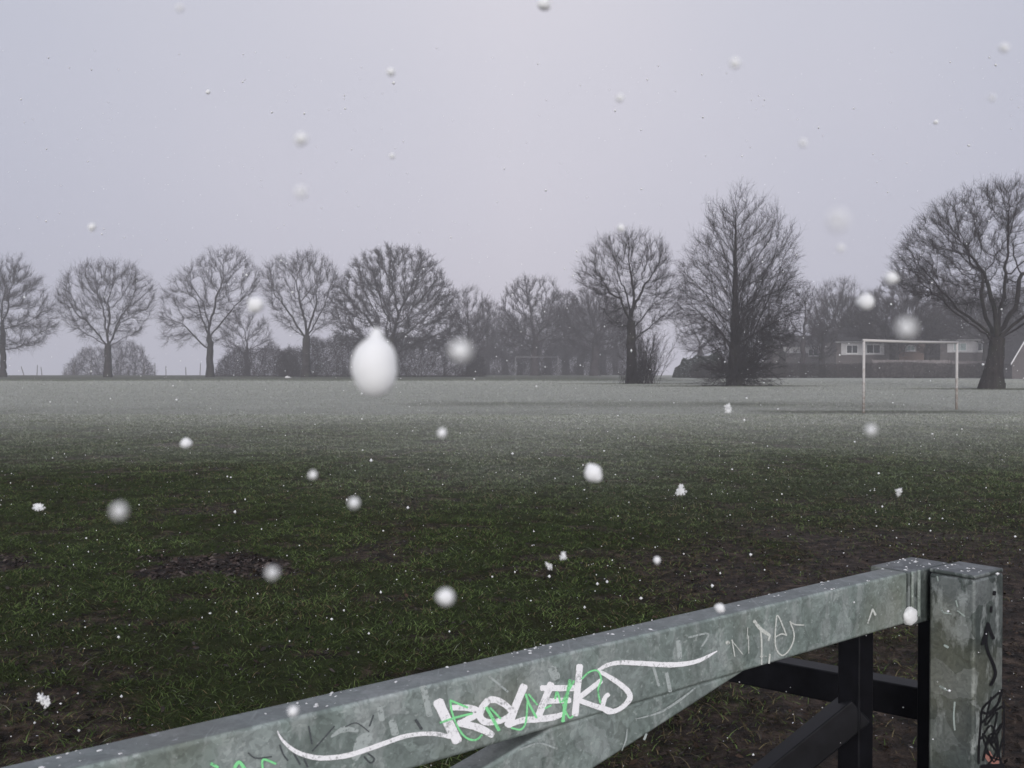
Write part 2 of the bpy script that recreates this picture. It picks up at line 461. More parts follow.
def build_grass(layers):
    Vs, Qs, Ts, Cs, b = [], [], [], [], 0
    for (cnt, y0, y1, power, hs_, ws_) in layers:
        x, y = scatter_view(cnt, y0, y1, power)
        mud = mudmask(x, y); tuft = fbm(x, y, 5.0, 51, 2)
        keep = RNG.random(cnt) > np.minimum(1, mud*1.02)*(1 - sstep(20, 40, y))
        keep &= (tuft > .36) | (RNG.random(cnt) < .35) | (y > 30)
        x, y, tuft, mud = x[keep], y[keep], tuft[keep], mud[keep]
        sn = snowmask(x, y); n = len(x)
        h = (.011 + .024*RNG.random(n)**1.8 + .020*np.clip(tuft - .45, 0, 1))*hs_*(1 + .02*y)
        w = (.0016 + .0014*RNG.random(n))*ws_*(1 + .05*np.maximum(0, y - 5))
        a = RNG.random(n)*2*math.pi; lean = .5 + 1.5*RNG.random(n); az = RNG.random(n)*2*math.pi
        base = np.stack([x, y, gz(x, y) - .004], 1)
        side = np.stack([np.cos(a), np.sin(a), np.zeros(n)], 1)*w[:, None]
        ld = np.stack([np.cos(az)*lean, np.sin(az)*lean, np.ones(n)], 1)
        mid = base + ld*(h*.55)[:, None]
        tip = mid + np.stack([np.cos(az)*lean*1.9, np.sin(az)*lean*1.9, np.full(n, .45)], 1)*(h*.5)[:, None]
        V = np.stack([base - side, base + side, mid + side*.8, mid - side*.8, tip], 1)
        i0 = np.arange(n)*5 + b; b += n*5
        Qs.append(np.stack([i0, i0+1, i0+2, i0+3], 1)); Ts.append(np.stack([i0+3, i0+2, i0+4], 1))
        r = RNG.random((n, 1)); r2 = RNG.random((n, 1))
        green = np.array([[.025, .042, .012]])*(1-r) + np.array([[.098, .134, .046]])*r
        green = green*(.60 + .9*vnoise(x, y, 9, 71)*(.5 + vnoise(x, y, 2.1, 73)))[:, None]
        pat = fbm(x, y, .8, 61, 3)[:, None]
        straw = np.array([[.120, .098, .054]])
        col = np.where(r2 < .08 + .20*sstep(.45, .65, pat) + .3*mud[:, None], straw*(.3 + .9*r), green*(.55 + .9*pat))
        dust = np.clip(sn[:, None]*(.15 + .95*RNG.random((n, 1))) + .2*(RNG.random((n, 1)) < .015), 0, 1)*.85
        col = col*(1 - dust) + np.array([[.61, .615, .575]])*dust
        col = np.concatenate([col, np.ones((n, 1))], 1)
        Cs.append(np.repeat(col[:, None, :], 5, 1).reshape(-1, 4)); Vs.append(V.reshape(-1, 3))
    o = mesh_np('grass', np.concatenate(Vs), quads=np.concatenate(Qs), tris=np.concatenate(Ts), mat=M['blade'], attrs={'tint': (np.concatenate(Cs), 'FLOAT_COLOR')})
    props(o, 'short wet winter grass, patchy and dusted with snow', 'grass', kind='stuff')
build_grass([(640000, 2.6, 32, .7, 1, 1), (200000, 28, 130, .6, 1.1, .9)])

def flat_bits(name, n, y0, y1, power, size, cols, density, mat, label, cat, curl=.5, lift=.006, margin=1.6, dim=.35):
    x, y = scatter_view(n, y0, y1, power, margin)
    k = RNG.random(n) < density(x, y)
    x, y = x[k], y[k]; n = len(x)
    s = size[0] + (size[1] - size[0])*RNG.random(n)**2
    a = RNG.random(n)*2*math.pi
    u = np.stack([np.cos(a), np.sin(a), (RNG.random(n)-.5)*curl*1.4], 1)*s[:, None]
    v = np.stack([-np.sin(a), np.cos(a), (RNG.random(n)-.5)*curl*1.4], 1)*(s*(.35 + .4*RNG.random(n)))[:, None]
    c = np.stack([x, y, gz(x, y) + lift + s*.25*curl], 1)
    up = np.zeros((n, 3)); up[:, 2] = s*curl*.4*(RNG.random(n) - .2)
    V = np.stack([c - u, c - v*.9 - u*.2 + up, c + u*.5 - v*.6, c + u*1.05 - up*.5, c + u*.4 + v*.7, c + v - u*.3 + up], 1)
    i0 = np.arange(n)*6
    q = np.concatenate([np.stack([i0, i0+1, i0+2, i0+5], 1), np.stack([i0+5, i0+2, i0+3, i0+4], 1)])
    cols = np.array(cols)
    cc = cols[RNG.integers(0, len(cols), n)]*(dim + .6*RNG.random((n, 1)))
    cc = np.repeat(np.concatenate([cc, np.ones((n, 1))], 1)[:, None, :], 6, 1)
    o = mesh_np(name, V, quads=q, mat=mat, attrs={'tint': (cc, 'FLOAT_COLOR')})
    props(o, label, cat, kind='stuff')
M['bits'] = vcol_mat('litter', .6)
flat_bits('leaf_litter', 80000, 2.3, 14, .7, (.005, .021),
          [(.040, .028, .021), (.026, .020, .016), (.062, .040, .028), (.016, .013, .011), (.060, .052, .047)],
          lambda x, y: .08 + .8*mudmask(x, y), M['bits'], 'dark trodden leaf litter lying in the muddy patches', 'leaf litter', .8)
def patch(x, y):
    n = fbm(x, y, 2.6, 25, 3)
    e = np.sqrt(((x + 2.3)/.62)**2 + ((y - 7.55)/.50)**2); e2 = np.sqrt(((x + 4.1)/.4)**2 + ((y - 7.6)/.4)**2)
    return np.maximum(1 - sstep(.3, 1.3, e + (n - .5)*1.6), .7*(1 - sstep(.4, 1.2, e2 + (n - .5))))
flat_bits('plant_debris', 130000, 6, 9.5, .9, (.005, .030), [(.020, .013, .012), (.010, .008, .008), (.05, .036, .032), (.085, .068, .062), (.014, .010, .010)],
          lambda x, y: patch(x, y)**1.5*(.15 + .85*vnoise(x, y, 6, 83)), M['bits'], 'dark rotting leaves and stalks trodden into the grass at left', 'plant debris', .75, .004, dim=.8)
flat_bits('settled_snow', 5200, 2.4, 26, .8, (.003, .009),
          [(.75, .76, .80), (.6, .6, .63), (.78, .78, .80)],
          lambda x, y: .10 + .5*vnoise(x, y, .7, 77), M['bits'], 'fresh snow specks lying on the grass and mud', 'settled snow', .6, .014, dim=.6)

# ------------------------------------------------------------------ branches
def tubes(P0, P1, R0, R1, n):
    E = len(P0)
    d = P1 - P0; L = np.linalg.norm(d, axis=1, keepdims=True); d = d/np.maximum(L, 1e-6)
    ref = np.where(np.abs(d[:, 2:3]) < .9, np.array([[0, 0, 1.0]]), np.array([[1.0, 0, 0]]))
    u = np.cross(d, ref); u /= np.maximum(np.linalg.norm(u, axis=1, keepdims=True), 1e-6); w = np.cross(d, u)
    ang = np.arange(n)*2*math.pi/n
    ring = u[:, None, :]*np.cos(ang)[None, :, None] + w[:, None, :]*np.sin(ang)[None, :, None]
    A = P0[:, None, :] + ring*R0[:, None, None]; B = (P1 + d*(R1*.35)[:, None])[:, None, :] + ring*R1[:, None, None]
    V = np.concatenate([A, B], 1).reshape(-1, 3)
    b = (np.arange(E)*2*n)[:, None]; k = np.arange(n)[None, :]; k2 = (k + 1) % n
    q = np.stack([b + k, b + k2, b + k2 + n, b + k + n], 2).reshape(-1, 4)
    return V, q

def pack(groups):
    Vs, Qs, b = [], [], 0
    for V, q in groups:
        Vs.append(V); Qs.append(q + b); b += len(V)
    return np.concatenate(Vs), np.concatenate(Qs)

def unit(v): return v/np.maximum(np.linalg.norm(v, axis=-1, keepdims=True), 1e-9)

def envelope(poly, D, n, rng, shell=.6, thick=.9, gaps=0):
    """attractor points in the volume whose outline seen from the field is POLY (pixels), D metres away"""
    P = np.array(poly, dtype=float)
    x0, y0 = P.min(0); x1, y1 = P.max(0)
    def inside(q):
        r = np.zeros(len(q), bool); j = len(P) - 1
        for i in range(len(P)):
            a, b = P[i], P[j]
            c = ((a[1] > q[:, 1]) != (b[1] > q[:, 1])) & (q[:, 0] < (b[0]-a[0])*(q[:, 1]-a[1])/(b[1]-a[1] + 1e-9) + a[0])
            r ^= c; j = i
        return r
    ys = np.linspace(y0 + .5, y1 - .5, 60); lo = []; hi = []
    for yy in ys:
        xx = np.linspace(x0, x1, 160); k = inside(np.stack([xx, np.full(160, yy)], 1))
        lo.append(xx[k].min() if k.any() else (x0+x1)/2); hi.append(xx[k].max() if k.any() else (x0+x1)/2 + 1)
    lo, hi = np.array(lo), np.array(hi)
    out = []
    cnt = 0
    while cnt < n:
        q = np.stack([x0 + rng.random(4*n)*(x1-x0), y0 + rng.random(4*n)*(y1-y0)], 1)
        q = q[inside(q)]
        l = np.interp(q[:, 1], ys, lo); h = np.interp(q[:, 1], ys, hi)
        hw = np.maximum((h - l)/2, 1.0); u = (q[:, 0] - (l+h)/2)/hw
        dmax = hw*np.sqrt(np.maximum(0, 1 - u*u))
        v = rng.random(len(q))*2 - 1
        dep = v*dmax*thick
        rho = np.sqrt(u*u + (dep/hw)**2)
        ty = (q[:, 1] - y0)/(y1 - y0)
        rho = np.maximum(rho, 1 - ty*1.6)
        k = rng.random(len(q)) < (1 - shell) + shell*np.clip(rho, 0, 1)**2
        q, dep = q[k], dep[k]
        Y = D + dep*D/F
        pts = np.stack([(q[:, 0] - 512)/F*D, Y, CAMH + (368 - q[:, 1])/F*D], 1)
        out.append(pts); cnt += len(pts)
    A = np.concatenate(out)[:n]
    if gaps:                                       # uneven crown: twigs bunch round a number of lobes with hollows between
        size = (A.max(0) - A.min(0)).max()
        Lc = A[rng.choice(len(A), gaps, replace=False)]
        sg = size*rng.uniform(.055, .105, gaps)
        d2 = ((A[:, None, :] - Lc[None])**2).sum(2)/(2*sg**2)[None]
        pr = np.exp(-d2).max(1)
        A = A[rng.random(len(A)) < .16 + .84*pr]
    return A

def colonize(start, parents, A, step, kill, rng, up=.12, iters=140, wiggle=.18, infl=None, maxnodes=9000):
    pos = [np.array(p, float) for p in start]; par = list(parents)
    N = np.array(pos); A = A.copy()
    d2 = ((A[:, None, :] - N[None, :, :])**2).sum(2); near = d2.argmin(1); dist = np.sqrt(d2.min(1))
    seen = {}
    for it in range(iters):
        k = dist > kill
        A, near, dist = A[k], near[k], dist[k]
        if len(A) == 0 or len(pos) > maxnodes: break
        act = np.ones(len(A), bool) if infl is None else dist < infl
        if not act.any(): break
        ids, inv = np.unique(near[act], return_inverse=True)
        dirs = unit(A[act] - np.array(pos)[near[act]])
        sm = np.zeros((len(ids), 3)); np.add.at(sm, inv, dirs)
        sm = unit(sm); sm[:, 2] += up; sm = unit(sm + rng.normal(0, wiggle, sm.shape))
        newp = []
        for i, s_ in zip(ids, sm):
            c = seen.get(i, [])
            if len(c) >= 4 or any(np.dot(s_, q) > .985 for q in c): 
                s_ = unit(s_ + rng.normal(0, .5, 3))
                if len(c) >= 6: continue
            seen.setdefault(i, []).append(s_)
            newp.append(pos[i] + s_*step); par.append(int(i))
        if not newp: break
        b = len(pos); pos += newp
        NP = np.array(newp)
        dd = ((A[:, None, :] - NP[None, :, :])**2).sum(2); j = dd.argmin(1); dm = np.sqrt(dd[np.arange(len(A)), j])
        k = dm < dist
        near[k] = b + j[k]; dist[k] = dm[k]
    return np.array(pos), np.array(par)

def skeleton_radii(pos, par, r_base, r_tip):
    n = len(pos); tips = np.zeros(n); kids = np.zeros(n, int)
    for i in range(n - 1, -1, -1):
        if kids[i] == 0: tips[i] = 1
        if par[i] >= 0: tips[par[i]] += tips[i]; kids[par[i]] += 1
    root_t = max(tips.max(), 2)
    e = math.log(root_t)/math.log(max(r_base/r_tip, 1.5))
    return r_tip*tips**(1/e), kids

def twig_spray(pos, par, rad, ctr, rng, per, length, r, thr, up=.35, fork=2):
    idx = np.where((rad < thr) & (par >= 0))[0]
    idx = np.repeat(idx, per); n = len(idx)
    bd = unit(pos[idx] - pos[par[idx]])
    outw = unit(pos[idx] - ctr)
    t = rng.random((n, 1))
    p = pos[idx]*(1 - t) + pos[par[idx]]*t
    d = unit(.55*bd + .45*outw + np.array([[0, 0, up]]) + rng.normal(0, .34, (n, 3)))
    L = length*(.35 + .9*rng.random((n, 1))**1.5)
    m1 = p + d*L*.5
    d2 = unit(d + rng.normal(0, .22, (n, 3)) + np.array([[0, 0, .12]]))
    m2 = m1 + d2*L*.5
    P0 = [p, m1]; P1 = [m1, m2]; R0 = [np.full(n, r), np.full(n, r*.75)]; R1 = [np.full(n, r*.75), np.full(n, r*.35)]
    for f in range(fork):
        tt = .25 + .6*rng.random((n, 1))
        s = np.where(tt < .5, p + d*L*tt, m1 + d2*L*(tt - .5))
        e = unit(d + rng.normal(0, .55, (n, 3)) + np.array([[0, 0, .1]]))
        P0.append(s); P1.append(s + e*L*(.3 + .35*rng.random((n, 1)))); R0.append(np.full(n, r*.7)); R1.append(np.full(n, r*.3))
    return np.concatenate(P0), np.concatenate(P1), np.concatenate(R0), np.concatenate(R1)

def make_tree(name, label, base_px, base_py, D, poly, trunk_px, fork_py, seed, n_att=1500, step=.55, kill=.85, shell=.55, up=.12,
              per=2, tw=.9, twr=.012, group=None, mats=('bark', 'twig'), leader=None, wiggle=.20, thick=.9, flare=1.5, r_tip=.013,
              stems=None, lean=0, fork=2, limbs=0, gaps=34, seeds=(), cat='tree', trunk_split=.09):
    """bare winter tree: trunk and limbs grown towards points inside its crown outline"""
    rng = np.random.default_rng(seed)
    bx = (base_px - 512)/F*D; by = D
    bz = float(gz(bx, by))
    A = envelope(poly, D, int(n_att*2.0), rng, shell, thick, gaps)
    top_z = CAMH + (368 - (leader[1] if leader else fork_py))/F*D
    top_x = ((leader[0] if leader else base_px + lean) - 512)/F*D
    start, par = [], []
    if stems is None:
        ns = max(3, int((top_z - bz)/step))
        for i in range(ns + 1):
            t = i/ns
            w = 0 if i == 0 else rng.normal(0, .05*step*2)
            start.append((bx + (top_x - bx)*t + w, by + (0 if i == 0 else rng.normal(0, .1*step)), bz - .15 + (top_z - bz + .15)*t)); par.append(i - 1)
    else:
        for (sx, sy) in stems:                    # several stems rising from one stool
            x1 = (sx - 512)/F*D; z1 = CAMH + (368 - sy)/F*D
            ns = max(3, int((z1 - bz)/step)); b0 = len(start)
            y1 = by + rng.normal(0, 1.0)
            for i in range(ns + 1):
                t = i/ns
                if i == 0 and b0 > 0: par.append(0)
                else: par.append(len(start) - 1)
                q = t if b0 == 0 else t
                start.append((bx + (x1 - bx)*q**1.2 + rng.normal(0, .06), by + (y1 - by)*q, bz - .15 + (z1 - bz + .15)*q if i else bz + .05 if b0 else bz - .15))
    nt0 = len(start)
    for (pl, dy) in seeds:                        # main boughs: their line against the sky, with a bend in depth
        W = [np.array([(x - 512)/F*D, by, CAMH + (368 - y)/F*D]) for x, y in pl]
        i = int(np.argmin([((np.array(q) - W[0])**2).sum() for q in start[:nt0]]))
        p = np.array(start[i]); last = i; tot = sum(np.linalg.norm(b - a) for a, b in zip(W, W[1:])); run = 0
        W[0] = p; wob = np.zeros(3)
        for a, b in zip(W, W[1:]):
            L = np.linalg.norm(b - a); m = max(1, int(L/step))
            for q in range(1, m + 1):
                t = q/m; run += L/m
                wob = .8*wob + rng.normal(0, .16*step, 3); c = a + (b - a)*t + wob; c[1] = wob[1] + by + dy*min(1, run/tot)**.8
                if run > .58*tot: break                # beyond this the bough divides by itself
                start.append(tuple(c)); par.append(last); last = len(start) - 1
    for k in range(limbs):                        # ascending side limbs of a tree with a leader
        i = int(nt0*(.16 + .74*(k + .5)/limbs)); p = np.array(start[i]); az = k*2.4 + rng.normal(0, .3)
        th = math.radians(rng.uniform(38, 58)); d = np.array([math.cos(az)*math.sin(th), math.sin(az)*math.sin(th), math.cos(th)])
        last = i
        for q in range(60):
            d = unit(d + rng.normal(0, .09, 3) + np.array([0, 0, .012])); p = p + d*step
            if q > 3 and np.sqrt(((A - p)**2).sum(1)).min() > 1.0: break
            start.append(tuple(p)); par.append(last); last = len(start) - 1
    pos, par = colonize(start, par, A, step, kill, rng, up=up, wiggle=wiggle)
    r_base = trunk_px/2/F*D
    rad, kids = skeleton_radii(pos, par, r_base, r_tip)
    rad[nt0:] *= .80
    e = np.where(par >= 0)[0]
    # the main continuation of each limb starts as thick as its parent, side branches start at their own thickness
    main = {}
    for i in e:
        p = par[i]
        if p not in main or rad[i] > rad[main[p]]: main[p] = i
    R0 = np.array([min(rad[par[i]], rad[i]*1.5) if main[par[i]] == i else rad[i]*1.15 for i in e]); R1 = rad[e]
    z = pos[:, 2] - bz
    fl = lambda zz: 1 + (flare - 1)*np.exp(-np.maximum(zz, 0)/(r_base*2.2))
    R0 = R0*fl(z[par[e]]); R1 = R1*fl(z[e])
    root = thing(name, (bx, by, bz), label, cat, group)
    big = R1 > trunk_split
    gs = []
    if big.any():
        gs.append(tubes(pos[par[e][big]], pos[e][big], R0[big], R1[big], 9))
        V, q = pack(gs); mesh_np('trunk', V, quads=q, mat=M[mats[0]], parent=root, smooth=True)
    gs = []
    s1 = (~big) & (R1 > .045); s2 = (~big) & ~s1
    if s1.any(): gs.append(tubes(pos[par[e][s1]], pos[e][s1], R0[s1], R1[s1], 5))
    if s2.any(): gs.append(tubes(pos[par[e][s2]], pos[e][s2], R0[s2], R1[s2], 3))
    ctr = A.mean(0); ctr[2] -= 1.5
    if per:
        gs.append(tubes(*twig_spray(pos, par, rad, ctr, rng, per, tw, twr, .075, fork=fork), 3))
    V, q = pack(gs); mesh_np('crown', V, quads=q, mat=M[mats[1]], parent=root, smooth=False)
    return root

def copy_tree(o, parent=None):
    c = o.copy(); C.objects.link(c); c.parent = parent
    for ch in list(o.children): copy_tree(ch, c)
    return c

def thicket(poly, D, n, seed, length, r, thick=.6, depth=None, up=.6):
    """a twiggy mass: stems and twigs filling the outline"""
    rng = np.random.default_rng(seed)
    A = envelope(poly, D, n, rng, .2, thick)
    if depth is not None: A[:, 1] = D + (rng.random(n) - .5)*depth
    d = unit(rng.normal(0, .6, (n, 3)) + np.array([[0, 0, up]]))
    L = length*(.5 + rng.random((n, 1)))
    a = A - d*L*.5
    a[:, 2] = np.maximum(a[:, 2], gz(a[:, 0], a[:, 1]) - .05)
    m = A; b = A + unit(d + rng.normal(0, .3, (n, 3)))*L*.4
    return tubes(np.concatenate([a, m]), np.concatenate([m, b]), np.concatenate([np.full(n, r), np.full(n, r*.8)]), np.concatenate([np.full(n, r*.8), np.full(n, r*.4)]), 3)

def fan(base, n, rng, length, spread, r, droop=0.0, twigs=5, az_bias=None):
    """whippy shoots fanning out from points BASE(k)"""
    P0, P1, R0, R1 = [], [], [], []
    for k in range(n):
        p, az = base(k); th = abs(rng.normal(0, spread))
        d = np.array([math.cos(az)*math.sin(th), math.sin(az)*math.sin(th), math.cos(th)])
        L = length*rng.uniform(.45, 1.1); m = 6; rr = r*rng.uniform(.6, 1.3)
        for q in range(m):
            nx_ = p + d*L/m
            P0.append(p); P1.append(nx_); R0.append(rr*(1 - q/m*.8)); R1.append(rr*(1 - (q + 1)/m*.8))
            if q > 0:
                for w in range(twigs):
                    e = unit(d + rng.normal(0, .42, 3)); a_ = p + (nx_ - p)*rng.random()
                    b_ = a_ + e*L*rng.uniform(.08, .22)
                    P0.append(a_); P1.append(b_); R0.append(rr*.45); R1.append(rr*.2)
                    e2 = unit(e + rng.normal(0, .5, 3)); P0.append((a_ + b_)/2); P1.append((a_ + b_)/2 + e2*L*.08); R0.append(rr*.35); R1.append(rr*.15)
            p = nx_; d = unit(d + rng.normal(0, .07, 3) + np.array([0, 0, -droop]))
    P0, P1 = np.array(P0), np.array(P1)
    P0[:, 2] = np.maximum(P0[:, 2], .02); P1[:, 2] = np.maximum(P1[:, 2], .03)
    return tubes(P0, P1, np.array(R0), np.array(R1), 3)

def make_bush(name, label, base_px, D, poly, nstem, seed, n_att=600, step=.4, kill=.5, twr=.012, tw=.7, per=2, group=None, mat='twig', extra=0, spread=.4, cat='bush', thick=.9, up=.25):
    rng = np.random.default_rng(seed)
    A = envelope(poly, D, n_att, rng, .25, thick)
    P = np.array(poly, float)
    w = (P[:, 0].max() - P[:, 0].min())/F*D*spread
    bx = (base_px - 512)/F*D; bz = float(gz(bx, D))
    start, par = [], []
    for k in range(nstem):
        x = bx + (rng.random() - .5)*w; y = D + (rng.random() - .5)*w*.6; z0 = float(gz(x, y))
        start += [(x, y, z0 - .1), (x + rng.normal(0, .1), y, z0 + step*.7)]; par += [-1, len(start) - 2]
    pos, par = colonize(start, par, A, step, kill, rng, up=up)
    rad, kids = skeleton_radii(pos, par, .07, .016)
    e = np.where(par >= 0)[0]
    gs = [tubes(pos[par[e]], pos[e], rad[e]*1.1, rad[e], 4)]
    root = thing(name, (bx, D, bz), label, cat, group)
    ctr = A.mean(0); ctr[2] = bz
    gs += [tubes(*twig_spray(pos, par, rad, ctr, rng, per, tw, twr, .08, up=.5), 3)]
    if extra: gs.append(thicket(poly, D, extra, seed + 5, tw*1.2, twr, thick))
    V, q = pack(gs); mesh_np('crown', V, quads=q, mat=M[mat], parent=root)
    return root

# ---- the trees along the far edge, left to right
LINE = 'bare trees along the field edge'
LD = 165
make_tree('bare_tree', 'bare tree at the left frame edge with one low branch reaching right', 3, 377, LD,
          [(-48, 340), (-50, 310), (-42, 280), (-22, 264), (2, 258), (24, 262), (42, 282), (52, 305), (54, 326), (40, 345), (12, 352), (-25, 352)],
          5.5, 318, 101, 1500, .6, .9, group=LINE, per=7, tw=1.7, twr=.0125, fork=3, seeds=[([(4, 350), (28, 344), (51, 338)], -1), ([(4, 330), (25, 321), (43, 304)], 2), ([(4, 325), (15, 296), (16, 268)], -2), ([(3, 330), (-20, 305), (-38, 290)], 2), ([(3, 335), (-20, 330), (-40, 322)], -2), ([(4, 318), (0, 290), (-4, 265)], 3)],
          r_tip=.014)
make_tree('bare_tree', 'low round bare tree with wide spreading branches, in front of the hazy bush', 108, 376, LD,
          [(60, 312), (58, 292), (70, 274), (92, 264), (112, 261), (134, 266), (152, 284), (156, 300), (148, 318), (140, 335), (118, 342), (96, 348), (66, 322)],
          6.5, 346, 102, 1500, .6, .9, group=LINE, per=7, tw=1.65, twr=.0125, up=.05, shell=.65, seeds=[([(107, 343), (94, 337), (74, 327), (56, 319)], 1), ([(107, 342), (84, 314), (71, 291)], -2.5), ([(107, 340), (99, 304), (89, 281)], 2.5), ([(108, 340), (112, 304), (114, 273)], -1), ([(108, 340), (127, 317), (145, 309)], -2), ([(108, 338), (124, 304), (137, 286)], 2.5), ([(108, 344), (130, 335), (146, 337)], 1)],
          r_tip=.014)
make_tree('bare_tree', 'tall bare tree with an open crown and straight trunk, left of the small hazy tree', 210, 375, LD,
          [(166, 345), (160, 315), (163, 290), (180, 275), (192, 268), (204, 254), (222, 248), (238, 252), (252, 262), (264, 268), (262, 285), (248, 305), (238, 325), (226, 342), (190, 348)],
          6.5, 336, 103, 1300, .6, .95, group=LINE, per=7, tw=1.65, twr=.012, up=.05, shell=.7, seeds=[([(211, 338), (212, 317), (218, 294), (226, 271), (224, 256)], 0.5), ([(210, 350), (190, 329), (175, 314), (165, 294)], -1.5), ([(211, 336), (201, 314), (193, 294), (190, 272)], 2.5), ([(211, 340), (228, 317), (244, 296), (257, 278)], -2), ([(211, 344), (224, 336), (238, 334)], 2.5), ([(211, 336), (208, 305), (205, 275)], -3)],
          r_tip=.014)
make_tree('bare_tree', 'bare tree with boughs splaying from a low fork, standing above dark bushes', 306, 375, LD,
          [(262, 300), (262, 275), (274, 260), (296, 254), (318, 254), (334, 264), (342, 282), (340, 310), (330, 328), (300, 336), (276, 322)],
          7.5, 336, 104, 1500, .6, .9, group=LINE, per=7, tw=1.65, twr=.0125, up=.15, shell=.6, seeds=[([(306, 338), (291, 314), (278, 296), (270, 278)], -1.5), ([(307, 334), (314, 304), (316, 278)], 2), ([(306, 334), (301, 296), (296, 270)], -2), ([(307, 336), (324, 304), (331, 284)], 1.5), ([(307, 338), (322, 325), (335, 312)], -2), ([(306, 338), (290, 326), (272, 318)], 2.5)],
          r_tip=.014)
make_tree('bare_tree', 'broad dense dark bare tree, the widest crown on the left half of the field edge', 392, 376, LD,
          [(334, 335), (330, 300), (346, 272), (356, 260), (372, 252), (398, 249), (424, 252), (438, 264), (446, 280), (458, 300), (462, 330), (440, 352), (350, 352)],
          10.5, 340, 105, 2800, .55, .75, group=LINE, per=5, tw=1.3, twr=.021, up=.15, shell=.3, r_tip=.014, fork=3)
make_tree('bare_tree', 'narrow bare tree just right of the broad dense tree, half hidden by thicket', 470, 375, 178,
          [(440, 340), (444, 310), (452, 294), (468, 288), (482, 292), (490, 306), (492, 335), (480, 355), (450, 355)],
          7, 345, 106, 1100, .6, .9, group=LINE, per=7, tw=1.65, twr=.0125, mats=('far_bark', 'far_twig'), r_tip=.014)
make_tree('small_bare_tree', 'small pale hazy bare tree between the tall open tree and the splayed one', 247, 374, 200,
          [(222, 345), (224, 325), (236, 312), (252, 312), (266, 320), (274, 340), (268, 355), (230, 355)],
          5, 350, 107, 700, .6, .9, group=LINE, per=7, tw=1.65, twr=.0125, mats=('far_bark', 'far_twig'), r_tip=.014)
# ---- the hazy row in the middle
ROW = 'hazy trees in the middle row'
FT = ('far_bark', 'far_twig')
p1 = make_tree('hazy_tree', 'tallest hazy tree of the middle row with a clear trunk behind the far goal', 535, 375, 196,
          [(500, 345), (498, 310), (506, 288), (522, 280), (544, 279), (560, 290), (568, 315), (564, 345), (540, 355), (515, 352)],
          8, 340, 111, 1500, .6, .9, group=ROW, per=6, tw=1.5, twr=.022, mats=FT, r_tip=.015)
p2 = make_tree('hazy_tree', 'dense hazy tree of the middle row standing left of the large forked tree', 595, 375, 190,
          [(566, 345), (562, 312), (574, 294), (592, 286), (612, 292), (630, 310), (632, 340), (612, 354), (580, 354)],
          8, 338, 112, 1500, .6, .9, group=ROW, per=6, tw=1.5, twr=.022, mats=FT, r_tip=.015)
def again(src, px, D, sc, rz, label, group):
    c = copy_tree(src); x = (px - 512)/F*D
    c.location = (x, D, float(gz(x, D))); c.scale = (sc[0], sc[0], sc[1]); c.rotation_euler = (0, 0, rz); c['label'] = label; c['group'] = group
    return c
again(p1, 487, 245, (.75, .98), 2.1, 'slender hazy tree at the left end of the middle row', ROW)
again(p2, 505, 255, (.92, .98), 4.0, 'hazy tree of the middle row beside the far goal, on its left', ROW)
again(p1, 566, 250, (1.05, 1.12), 1.2, 'hazy tree behind the right post of the far goal', ROW)
again(p2, 616, 265, (1.1, 1.16), 2.7, 'faint hazy tree directly behind the large forked tree', ROW)
again(p2, 520, 280, (1.05, 1.08), 5.2, 'faintest hazy tree behind the far goal crossbar', ROW)
again(p1, 548, 262, (1.2, 1.0), 3.6, 'hazy tree right of the tallest one of the middle row', ROW)
again(p2, 580, 240, (.95, 1.05), .6, 'hazy tree left of the dense one in the middle row', ROW)
again(p1, 602, 285, (1.4, 1.25), 5.5, 'pale hazy tree filling the gap left of the large forked tree', ROW)
again(p2, 474, 260, (1.05, 1.0), 1.9, 'pale hazy tree just right of the narrow bare tree', ROW)
# ---- the big ones standing on the field
D5 = 95
make_tree('forked_tree', 'large bare forked tree with a leaning trunk and shrub at its foot, mid field', 632, 384, D5,
          [(576, 285), (573, 268), (590, 248), (604, 238), (630, 233), (652, 236), (668, 250), (672, 268), (680, 290), (684, 312), (676, 322), (660, 326), (648, 322), (634, 335), (604, 328), (600, 300)],
          9.5, 322, 121, 2300, .4, .6, per=7, tw=1.1, twr=.0075, up=.1, shell=.6, seeds=[([(631, 342), (644, 332), (660, 315), (668, 300)], -1), ([(632, 338), (648, 329), (675, 327)], 1.2), ([(629, 324), (611, 325), (600, 328)], -1.2), ([(629, 322), (622, 300), (606, 288), (592, 278)], 1.2), ([(630, 320), (642, 286), (649, 267), (658, 248)], -1.3), ([(630, 318), (634, 290), (628, 262), (630, 244)], 0.6), ([(630, 318), (621, 276), (611, 255)], -1.5), ([(630, 330), (649, 309), (664, 298)], 2)],
          r_tip=.010, lean=-1, flare=1.5)
rg = np.random.default_rng(122)
sx, sy = (646 - 512)/F*(D5 - 1.3), D5 - 1.3
shr = thing('shrub', (sx, sy, 0), 'upright leafless shrub fanning out right of the forked tree trunk', 'shrub')
V, q = pack([fan(lambda k: (np.array([sx + rg.normal(0, .55), sy + rg.normal(0, .5), 0]), rg.uniform(0, 6.28)), 95, rg, 5.0, .38, .022, .0, 5),
             fan(lambda k: (np.array([sx - 1.0 + rg.normal(0, .8), sy + rg.normal(0, .5), 0]), rg.uniform(0, 6.28)), 60, rg, 2.2, .5, .016, .02, 4)])
mesh_np('crown', V, quads=q, mat=M['twig'], parent=shr)
D6 = 84
